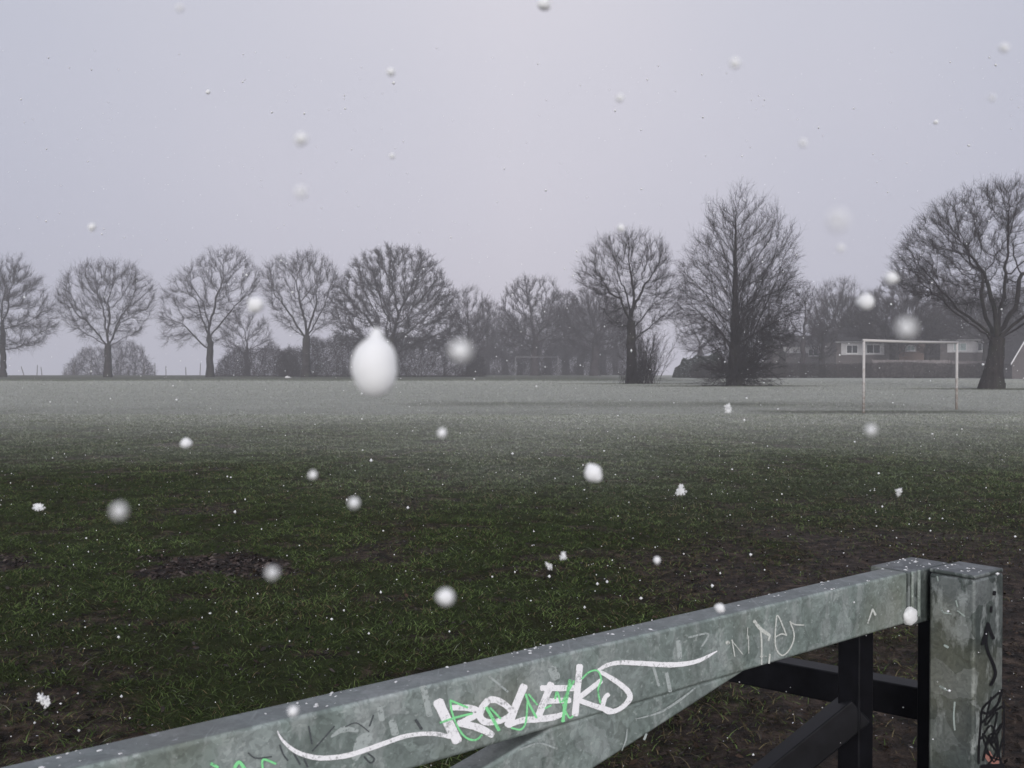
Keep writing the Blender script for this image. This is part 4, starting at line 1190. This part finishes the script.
green = R1_([([(125, 528), (230, 492), (330, 468)], 14), ([(190, 385), (200, 460), (240, 560), (290, 622), (350, 638), (392, 605)], 13), ([(188, 384), (300, 430)], 14),
             ([(420, 430), (460, 500), (500, 575)], 22), ([(445, 432), (510, 500)], 14), ([(672, 345), (690, 400), (740, 495)], 15), ([(690, 345), (745, 412)], 12),
             ([(682, 400), (672, 520), (640, 570), (580, 560)], 12), ([(860, 375), (872, 330), (895, 400)], 13), ([(955, 255), (930, 390), (908, 520)], 20), ([(980, 260), (905, 395)], 14), ([(795, 435), (835, 415)], 12)])
green += R2_([([(220, 262), (260, 225), (305, 218), (325, 265), (308, 320), (320, 390)], 9), ([(150, 300), (122, 420), (125, 490)], 10), ([(118, 400), (150, 468), (172, 462)], 10)])
green += R4_([([(450, 468), (495, 492)], 20), ([(596, 505), (630, 458), (668, 505)], 22), ([(782, 505), (785, 442), (865, 470)], 14)])
strokes('graffiti', green, M['g_green'], rail, P_face, Nn, .0017, label='thin green marker scrawl under and over the white tag')
dark = R5_([([(245, 230), (256, 290), (266, 345)], 11), ([(410, 230), (340, 310), (268, 390)], 10), ([(660, 160), (635, 230)], 10), ([(480, 235), (550, 210), (630, 265)], 7), ([(60, 350), (82, 410), (112, 450)], 11),
            ([(150, 405), (190, 475)], 12), ([(215, 440), (238, 490)], 13), ([(600, 425), (640, 465), (665, 440), (625, 405)], 12), ([(930, 190), (968, 250)], 20)])
dark += R4_([([(690, 400), (740, 435), (840, 425)], 9)])
strokes('graffiti', dark, M['g_faint'], rail, P_face, Nn, .0009, label='faint dark pen strokes')
thin = R3_([([(230, 290), (250, 412)], 8), ([(225, 292), (310, 398)], 6), ([(345, 200), (340, 285)], 5), ([(350, 260), (352, 390)], 6), ([(392, 152), (440, 212), (503, 256)], [24, 26, 22]), ([(438, 220), (446, 300), (446, 470)], 12),
            ([(508, 255), (496, 295)], 14), ([(435, 412), (480, 410)], 8), ([(506, 395), (500, 462)], 13),
            ([(628, 258), (565, 112), (550, 180), (545, 310), (560, 370), (600, 404), (650, 360), (680, 290), (680, 230), (652, 155)], 10), ([(550, 268), (590, 247), (625, 255)], 10), ([(655, 160), (690, 178), (755, 182)], 9), ([(190, 315), (206, 306)], 26)])
thin += R7_([([(110, 500), (140, 412)], 9), ([(140, 410), (160, 448)], 14)])
scr = R2_([([(520, 478), (640, 445), (740, 385), (835, 312)], [4, 12, 14, 6]), ([(440, 650), (462, 590), (468, 535)], [4, 9, 4]), ([(560, 590), (572, 560)], 12),
           ([(745, 60), (752, 150)], 26), ([(680, 230), (700, 330)], 20), ([(610, 200), (640, 300)], 14), ([(800, 40), (905, 20), (870, 90)], 10)])
scr += R5_([([(540, 440), (590, 330), (640, 300)], [40, 90, 60]), ([(780, 200), (800, 280)], 50), ([(700, 110), (715, 190)], 40), ([(390, 300), (470, 250), (560, 260)], [10, 40, 20])])
scr += R1_([([(20, 300), (60, 480)], 40), ([(440, 230), (560, 330)], 14), ([(840, 180), (870, 240)], 60), ([(640, 700), (760, 660), (860, 690)], 12)])
strokes('scratch', scr, M['g_rub'], rail, P_face, Nn, .0006)
strokes('graffiti', thin, M['g_thin'], rail, P_face, Nn, .0012, label='thin outlined white letters near the right end of the rail')
Pr = tnz(1.93, -.998 + .047, 0)
blk_l = R6_([([(163, 116), (161, 128)], 9), ([(151, 172), (149, 192)], 7), ([(148, 462), (165, 425), (160, 390), (137, 335), (131, 290), (138, 238)], 9), ([(138, 232), (128, 270), (117, 312)], 8), ([(138, 234), (148, 265), (159, 290)], 9),
             ([(192, 478), (150, 515), (118, 550), (112, 600), (105, 690), (104, 750)], 6), ([(190, 480), (175, 530), (140, 565), (116, 560)], 7), ([(196, 520), (197, 600), (196, 720)], 5),
             ([(150, 505), (128, 610), (172, 560), (150, 680), (192, 600), (128, 700), (186, 735), (118, 640), (160, 745), (195, 650)], 5), ([(115, 600), (160, 560), (190, 540)], 6), ([(120, 740), (150, 640), (190, 760)], 6), ([(115, 766), (195, 762)], 18),
             ([(112, 660), (150, 610), (175, 690), (135, 760)], 5)])
blk_l = [(p_, w_*1.3) for p_, w_ in blk_l]
strokes('graffiti', blk_l, M['g_black'], pb, Pr, Nn, .0012, label='black wavy arrow above a dense black scribble')
red = R6_([([(135, 712), (150, 735), (175, 742)], 26)])
strokes('sticker', red, M['g_red'], pb, Pr, Nn, .0007, label='torn reddish sticker remnant')
Pl = tnz(1.951 - .0590, 0, 0)
sc_ = R7_([([(585, 400), (600, 430), (650, 440)], 9), ([(680, 355), (690, 395)], 8), ([(690, 420), (735, 455)], 8), ([(605, 640), (630, 655)], 14), ([(560, 200), (566, 230)], 8)])
sc_ += [([(955, 702), (954, 716), (955, 730)], 1.8), ([(940, 686), (947, 690)], 1.8)]
strokes('scratch', sc_, M['g_scratch'], pb, Pl, -Tn, .0009)

# ------------------------------------------------------------------ snow
def flake_mesh(seed, ex=1.0, lumps=7, nub=False):
    """clump of a snowflake: overlapping rough lumps, about 1 unit across"""
    import bmesh
    r = random.Random(seed)
    bm = bmesh.new()
    items = [((0, 0, 0), .40)]
    for k in range(lumps):
        a, e = r.uniform(0, 2*math.pi), r.uniform(-1.2, 1.2)
        items.append(((.27*math.cos(a)*math.cos(e), .27*math.sin(a)*math.cos(e), .27*math.sin(e)), r.uniform(.10, .25)))
    if nub: items = [((0, 0, -.06), .42), ((.01, 0, .06), .40), ((-.02, 0, .0), .43), ((.03, 0, .47), .13)]
    bmesh.ops.create_icosphere(bm, subdivisions=4, radius=1)
    for v in bm.verts:                                  # one closed skin round all the lumps
        d = v.co.normalized(); best = .2
        for (c, rad) in items:
            c = Vector(c); t = d.dot(c); h2 = c.length_squared - t*t
            if h2 < rad*rad: best = max(best, t + math.sqrt(rad*rad - h2))
        best *= 1 + r.uniform(-.05, .05)*(0 if nub else 1)
        v.co = d*best
    if not nub: bmesh.ops.smooth_vert(bm, verts=bm.verts, factor=.35, use_axis_x=True, use_axis_y=True, use_axis_z=True)
    for v in bm.verts: v.co.z *= ex
    m = bpy.data.meshes.new('snowflake'); bm.to_mesh(m); bm.free()
    m.polygons.foreach_set('use_smooth', [True]*len(m.polygons))
    m.materials.append(M['snow'])
    return m

def crystal_mesh(seed):
    """open six-armed cluster"""
    r = random.Random(seed); mb = MB()
    for c in range(6):
        cx, cy, cz = r.uniform(-.25, .25), r.uniform(-.25, .25), r.uniform(-.3, .3); rot = r.uniform(0, 1)
        tx = r.uniform(-.5, .5)
        for k in range(6):
            a = k*math.pi/3 + rot; d = np.array([math.cos(a), math.sin(a)*tx, math.sin(a)])
            L = r.uniform(.2, .38); p = np.array([cx, cy, cz])
            mb.tube([p, p + d*L], [.055, .045], 5)
            e = np.array([math.cos(a + 1), math.sin(a + 1)*tx, math.sin(a + 1)])
            mb.tube([p + d*L*.6, p + d*L*.6 + e*L*.4], [.04, .03], 4)
    m = bpy.data.meshes.new('snowflake'); m.from_pydata(mb.v, [], mb.f); m.update(); m.materials.append(M['snow'])
    return m

protos = [flake_mesh(k) for k in range(5)]; crys = [crystal_mesh(k + 40) for k in range(3)]
big = flake_mesh(99, 1.0, 0, True)
FG = 'large snowflakes drifting near'
# pixel, apparent size in pixels, distance in metres, kind, label
FL = [
 (375, 366, 50, .28, 'big', 'largest snowflake, a blurred egg-shaped white clump before the broad dense tree'),
 (461, 351, 22, .13, 'f', 'pale round snowflake hanging right of the egg-shaped clump'),
 (301, 139, 13, .22, 'f', 'upper of two round snowflakes one above the other in the left sky'),
 (301, 192, 11, .17, 'f', 'fainter lower one of two snowflakes stacked in the left sky'),
 (391, 72, 9, .35, 'f', 'small bright snowflake high in the sky left of centre'),
 (392, 156, 6, .4, 'f', 'tiny snowflake in the sky above the broad dense tree'),
 (92, 227, 8, .4, 'f', 'small snowflake in the sky above the low round tree'),
 (256, 305, 17, .33, 'f', 'bright snowflake between the tall open tree and the splayed one'),
 (866, 302, 18, .36, 'f', 'bright oval snowflake above the left goal post'),
 (891, 278, 14, .3, 'f', 'round snowflake at the left tip of the spreading tree crown'),
 (906, 328, 19, .12, 'f', 'large faint snowflake just above the goal crossbar'),
 (186, 443, 11, .45, 'f', 'small bright white snowflake over the left grass'),
 (119, 511, 15, .14, 'f', 'dim round snowflake over the left grass above the mud patch'),
 (272, 573, 12, .17, 'f', 'dim snowflake beside the right side of the mud patch'),
 (354, 503, 12, .25, 'f', 'round snowflake over the grass right of the mud patch'),
 (446, 597, 18, .22, 'f', 'round snowflake over the grass above the white tag'),
 (593, 473, 19, .40, 'f', 'bright oval snowflake over the middle of the grass'),
 (442, 433, 10, .3, 'f', 'small snowflake over the frosted turf below the pale round one'),
 (313, 475, 9, .3, 'f', 'small dim snowflake over the grass left of centre'),
 (871, 430, 11, .2, 'f', 'small round snowflake just below the left goal post'),
 (679, 490, 11, .9, 'c', 'open star-shaped snowflake over the grass right of centre'),
 (720, 608, 10, .5, 'f', 'snowflake just above the top edge of the gate rail'),
 (293, 711, 11, .3, 'f', 'snowflake in front of the gate rail above the white swash'),
 (657, 560, 8, .5, 'f', 'small snowflake over the mud left of the gate post'),
 (563, 556, 7, .7, 'c', 'tiny crystal snowflake over the dark grass above the white tag'),
 (549, 566, 7, .8, 'c', 'tiny crystal snowflake below its twin over the dark grass'),
 (1004, 48, 9, .24, 'f', 'ragged snowflake in the top right corner of the sky'),
 (992, 98, 6, .24, 'f', 'small snowflake in the sky below the top right corner'),
 (803, 143, 8, .24, 'f', 'ragged snowflake in the sky right of the pointed tree top'),
 (735, 63, 11, .24, 'f', 'faint snowflake in the sky straight above the pointed tree'),
 (838, 220, 17, .1, 'f', 'very faint large snowflake right of the pointed crown'),
 (841, 248, 7, .24, 'f', 'small flat snowflake below the faint one right of the pointed crown'),
 (621, 228, 8, .4, 'f', 'small snowflake at the top of the forked tree crown'),
 (544, 4, 14, .35, 'f', 'snowflake cut by the top edge of the frame'),
 (208, 92, 5, .8, 'f', 'tiny snowflake in the upper left sky'),
 (180, 8, 7, .24, 'f', 'ragged snowflake near the top edge on the left'),
 (728, 408, 8, .9, 'c', 'small crystal snowflake below the pointed tree'),
 (899, 492, 7, .9, 'c', 'tiny crystal snowflake over the turf below the goal'),
 (38, 508, 9, .9, 'c', 'crystal snowflake over the grass near the left edge'),
 (43, 700, 13, .9, 'c', 'crystal snowflake over the grass at the lower left'),
 (620, 98, 8, .3, 'f', 'faint snowflake in the sky right of centre'),
 (936, 122, 5, .7, 'f', 'tiny snowflake in the sky above the spreading tree'),
]
for i, (px, py, s, d, kind, lab) in enumerate(FL):
    me = big if kind == 'big' else crys[i % 3] if kind == 'c' else protos[i % 5]
    o = bpy.data.objects.new('snowflake', me); C.objects.link(o)
    p = at(px, py, d); o.location = p
    sz = s/F*d
    if kind == 'big': o.scale = (sz*1.05, sz, sz*1.28)
    else:
        o.scale = (sz*1.15, sz*1.1, sz*1.1); o.rotation_euler = (random.uniform(0, 6), random.uniform(0, 6), random.uniform(0, 6))
    props(o, lab, 'snowflake', FG)

def falling(n):
    # small flakes through all the air, seen or not
    rng = np.random.default_rng(77)
    y = 1.4 + 30*rng.random(n)**1.3
    x = (rng.random(n)*2 - 1)*(y*.62 + 1.2)
    z = np.where(rng.random(n) < .6, CAMH + (rng.random(n)*1.06 - .66)*y*.8, CAMH + (rng.random(n)*1.06 - .66)*y*.8)
    k = z > .05; x, y, z = x[k], y[k], z[k]; n = len(x)
    s = (.0008 + .0019*rng.random(n)**2.5)*(1 + .03*y)
    base = np.array([(1, 0, 0), (-1, 0, 0), (0, 1, 0), (0, -1, 0), (0, 0, 1), (0, 0, -1)], float)
    V = np.stack([x, y, z], 1)[:, None, :] + base[None]*s[:, None, None]*(.6 + .8*rng.random((n, 6, 1)))
    f = np.array([(0, 2, 4), (2, 1, 4), (1, 3, 4), (3, 0, 4), (2, 0, 5), (1, 2, 5), (3, 1, 5), (0, 3, 5)])
    T = (np.arange(n)*6)[:, None, None] + f[None]
    o = mesh_np('falling_snow', V, tris=T.reshape(-1, 3), mat=M['snow'], smooth=True)
    props(o, 'fine snow falling through the air over the field', 'snowfall', kind='stuff')
falling(17000)

# wet snow caught on the steel
sc = bpy.data.objects.new('snow_clump', flake_mesh(61, 1, 9)); C.objects.link(sc)
pp = on_plane(910, 616, tnz(0, NF + .006, 0), Nn); sc.location = pp; sc.scale = (.043, .028, .046); sc.rotation_euler = (0, 0, .67)
props(sc, 'white clump of wet snow stuck to the end of the gate rail', 'snow clump')
def rail_snow():
    rng = np.random.default_rng(5); V = []; T = []
    base = np.array([(1, 0, 0), (-1, 0, 0), (0, 1, 0), (0, -1, 0), (.5, .5, .45), (-.5, -.5, .4), (0, 0, .6)], float)
    f = [(0, 2, 4), (2, 4, 6), (4, 6, 0), (2, 1, 6), (1, 3, 5), (5, 6, 1), (5, 3, 6), (3, 0, 6)]
    for k in range(170):
        if k < 130:
            t = rng.uniform(-.4, 1.84); n = NF - .049 + .046*rng.random()**1.7; z = RT - .0005
            if rng.random() < .5: t = rng.choice([.28, .55, .9, 1.1, 1.62]) + rng.normal(0, .03)
        elif k < 156: t = rng.uniform(1.85, 1.99); n = NF - rng.uniform(0, .08); z = RT - .0001
        else: t = rng.uniform(1.89, 1.98); n = rng.uniform(-1.04, -.955); z = 1.0985
        s = rng.uniform(.0008, .0032); a = rng.uniform(0, 6.28); st = rng.uniform(.6, 1.9)
        b = len(V)
        for q in base:
            x_, y_ = q[0]*st, q[1]
            V.append(tnz(t, n, z) + Tn*s*(x_*math.cos(a) - y_*math.sin(a)) + Nn*s*(x_*math.sin(a) + y_*math.cos(a)) + UZ*s*q[2])
        T += [tuple(b + i for i in q) for q in f]
    o = mesh_np('snow_crumbs', np.array(V), tris=np.array(T), mat=M['snow'])
    props(o, 'crumbs of wet snow lying on the top of the gate rail and post', 'settled snow', kind='stuff')
rail_snow()

# ------------------------------------------------------------------ air
m = bpy.data.materials.new('snow_haze'); m.use_nodes = True; nt = m.node_tree; nt.nodes.clear()
out = nt.nodes.new('ShaderNodeOutputMaterial'); pv = nt.nodes.new('ShaderNodeVolumePrincipled')
pv.inputs['Color'].default_value = (.95, .94, .97, 1); pv.inputs['Density'].default_value = .0012; pv.inputs['Anisotropy'].default_value = .0
nt.links.new(pv.outputs[0], out.inputs['Volume'])
hz = MB(); hz.box(-640, 640, -160, 660, -19.5, 32)
h = hz.build('haze', m); props(h, kind='stuff')

# ------------------------------------------------------------------ sky, light, camera
SUN_EL, SUN_AZ = math.radians(15), math.radians(181)     # azimuth measured from +Y towards +X: behind the camera
w = bpy.data.worlds.new('World'); S.world = w; w.use_nodes = True
nt = w.node_tree; nt.nodes.clear()
out = nt.nodes.new('ShaderNodeOutputWorld'); bg = nt.nodes.new('ShaderNodeBackground')
tc = nt.nodes.new('ShaderNodeTexCoord')
sep = nd(nt, 'ShaderNodeSeparateXYZ'); nt.links.new(tc.outputs['Generated'], sep.inputs[0])
zc_ = mth(nt, 'MAXIMUM', sep.outputs['Z'], .02)
cmb = nd(nt, 'ShaderNodeCombineXYZ'); nt.links.new(sep.outputs['X'], cmb.inputs[0]); nt.links.new(sep.outputs['Y'], cmb.inputs[1]); nt.links.new(zc_, cmb.inputs[2])
sky = nt.nodes.new('ShaderNodeTexSky'); sky.sky_type = 'NISHITA'; sky.sun_disc = False
sky.sun_elevation = SUN_EL; sky.sun_rotation = SUN_AZ; sky.dust_density = 6; sky.air_density = 1
nt.links.new(cmb.outputs[0], sky.inputs['Vector'])
hs = nd(nt, 'ShaderNodeHueSaturation', i_Saturation=.25, i_Value=1.0); nt.links.new(sky.outputs[0], hs.inputs['Color'])
# cloud sheet: even lilac grey with slow, soft mottling
cn = noise(nt, 1.6, 3, .5, tc.outputs['Generated'])
cloud = ramp(nt, cn, [(.3, (4.15, 4.2, 4.85)), (.7, (4.65, 4.55, 5.1))])
cloud = mix(nt, ramp(nt, zc_, [(.0, 0.0), (.45, 1.0)]), mix(nt, 1.0, cloud, (.99, .965, 1.0), 'MULTIPLY'), mix(nt, 1.0, cloud, (1.12, 1.13, 1.12), 'MULTIPLY'))
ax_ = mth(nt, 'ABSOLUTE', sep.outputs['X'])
cloud = mix(nt, 1.0, cloud, ramp(nt, ax_, [(.0, (1.07, 1.06, 1.05)), (.5, (.84, .875, .92))]), 'MULTIPLY')   # colour dimmed to the sides, mostly in place of lens vignetting
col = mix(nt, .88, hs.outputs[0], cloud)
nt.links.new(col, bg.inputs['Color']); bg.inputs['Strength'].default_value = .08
nt.links.new(bg.outputs[0], out.inputs[0])

sd = bpy.data.lights.new('sun', 'SUN'); sd.energy = 1.5; sd.angle = math.radians(25); sd.color = (1, .985, .96)
so = bpy.data.objects.new('sun', sd); C.objects.link(so)
sdir = Vector((math.sin(SUN_AZ)*math.cos(SUN_EL), math.cos(SUN_AZ)*math.cos(SUN_EL), math.sin(SUN_EL)))
so.rotation_euler = sdir.to_track_quat('Z', 'Y').to_euler(); so.location = (0, -5, 12)

cd = bpy.data.cameras.new('camera'); cd.sensor_width = 36; cd.lens = 35; cd.clip_start = .02; cd.clip_end = 3000
cd.dof.use_dof = True; cd.dof.focus_distance = 3.0; cd.dof.aperture_fstop = 16
co = bpy.data.objects.new('camera', cd); C.objects.link(co)
co.location = (0, 0, CAMH); co.rotation_euler = (math.pi/2 - PITCH, 0, 0)
S.camera = co
S.view_settings.view_transform = 'Standard'; S.view_settings.look = 'None'; S.view_settings.exposure = 0.75; S.view_settings.gamma = 1
S.view_settings.use_curve_mapping = False
S.render.engine = 'CYCLES'
S.cycles.use_denoising = True
S.cycles.volume_bounces = 2; S.cycles.max_bounces = 6; S.cycles.diffuse_bounces = 3
S.cycles.volume_step_rate = 1.0
S.render.film_transparent = False
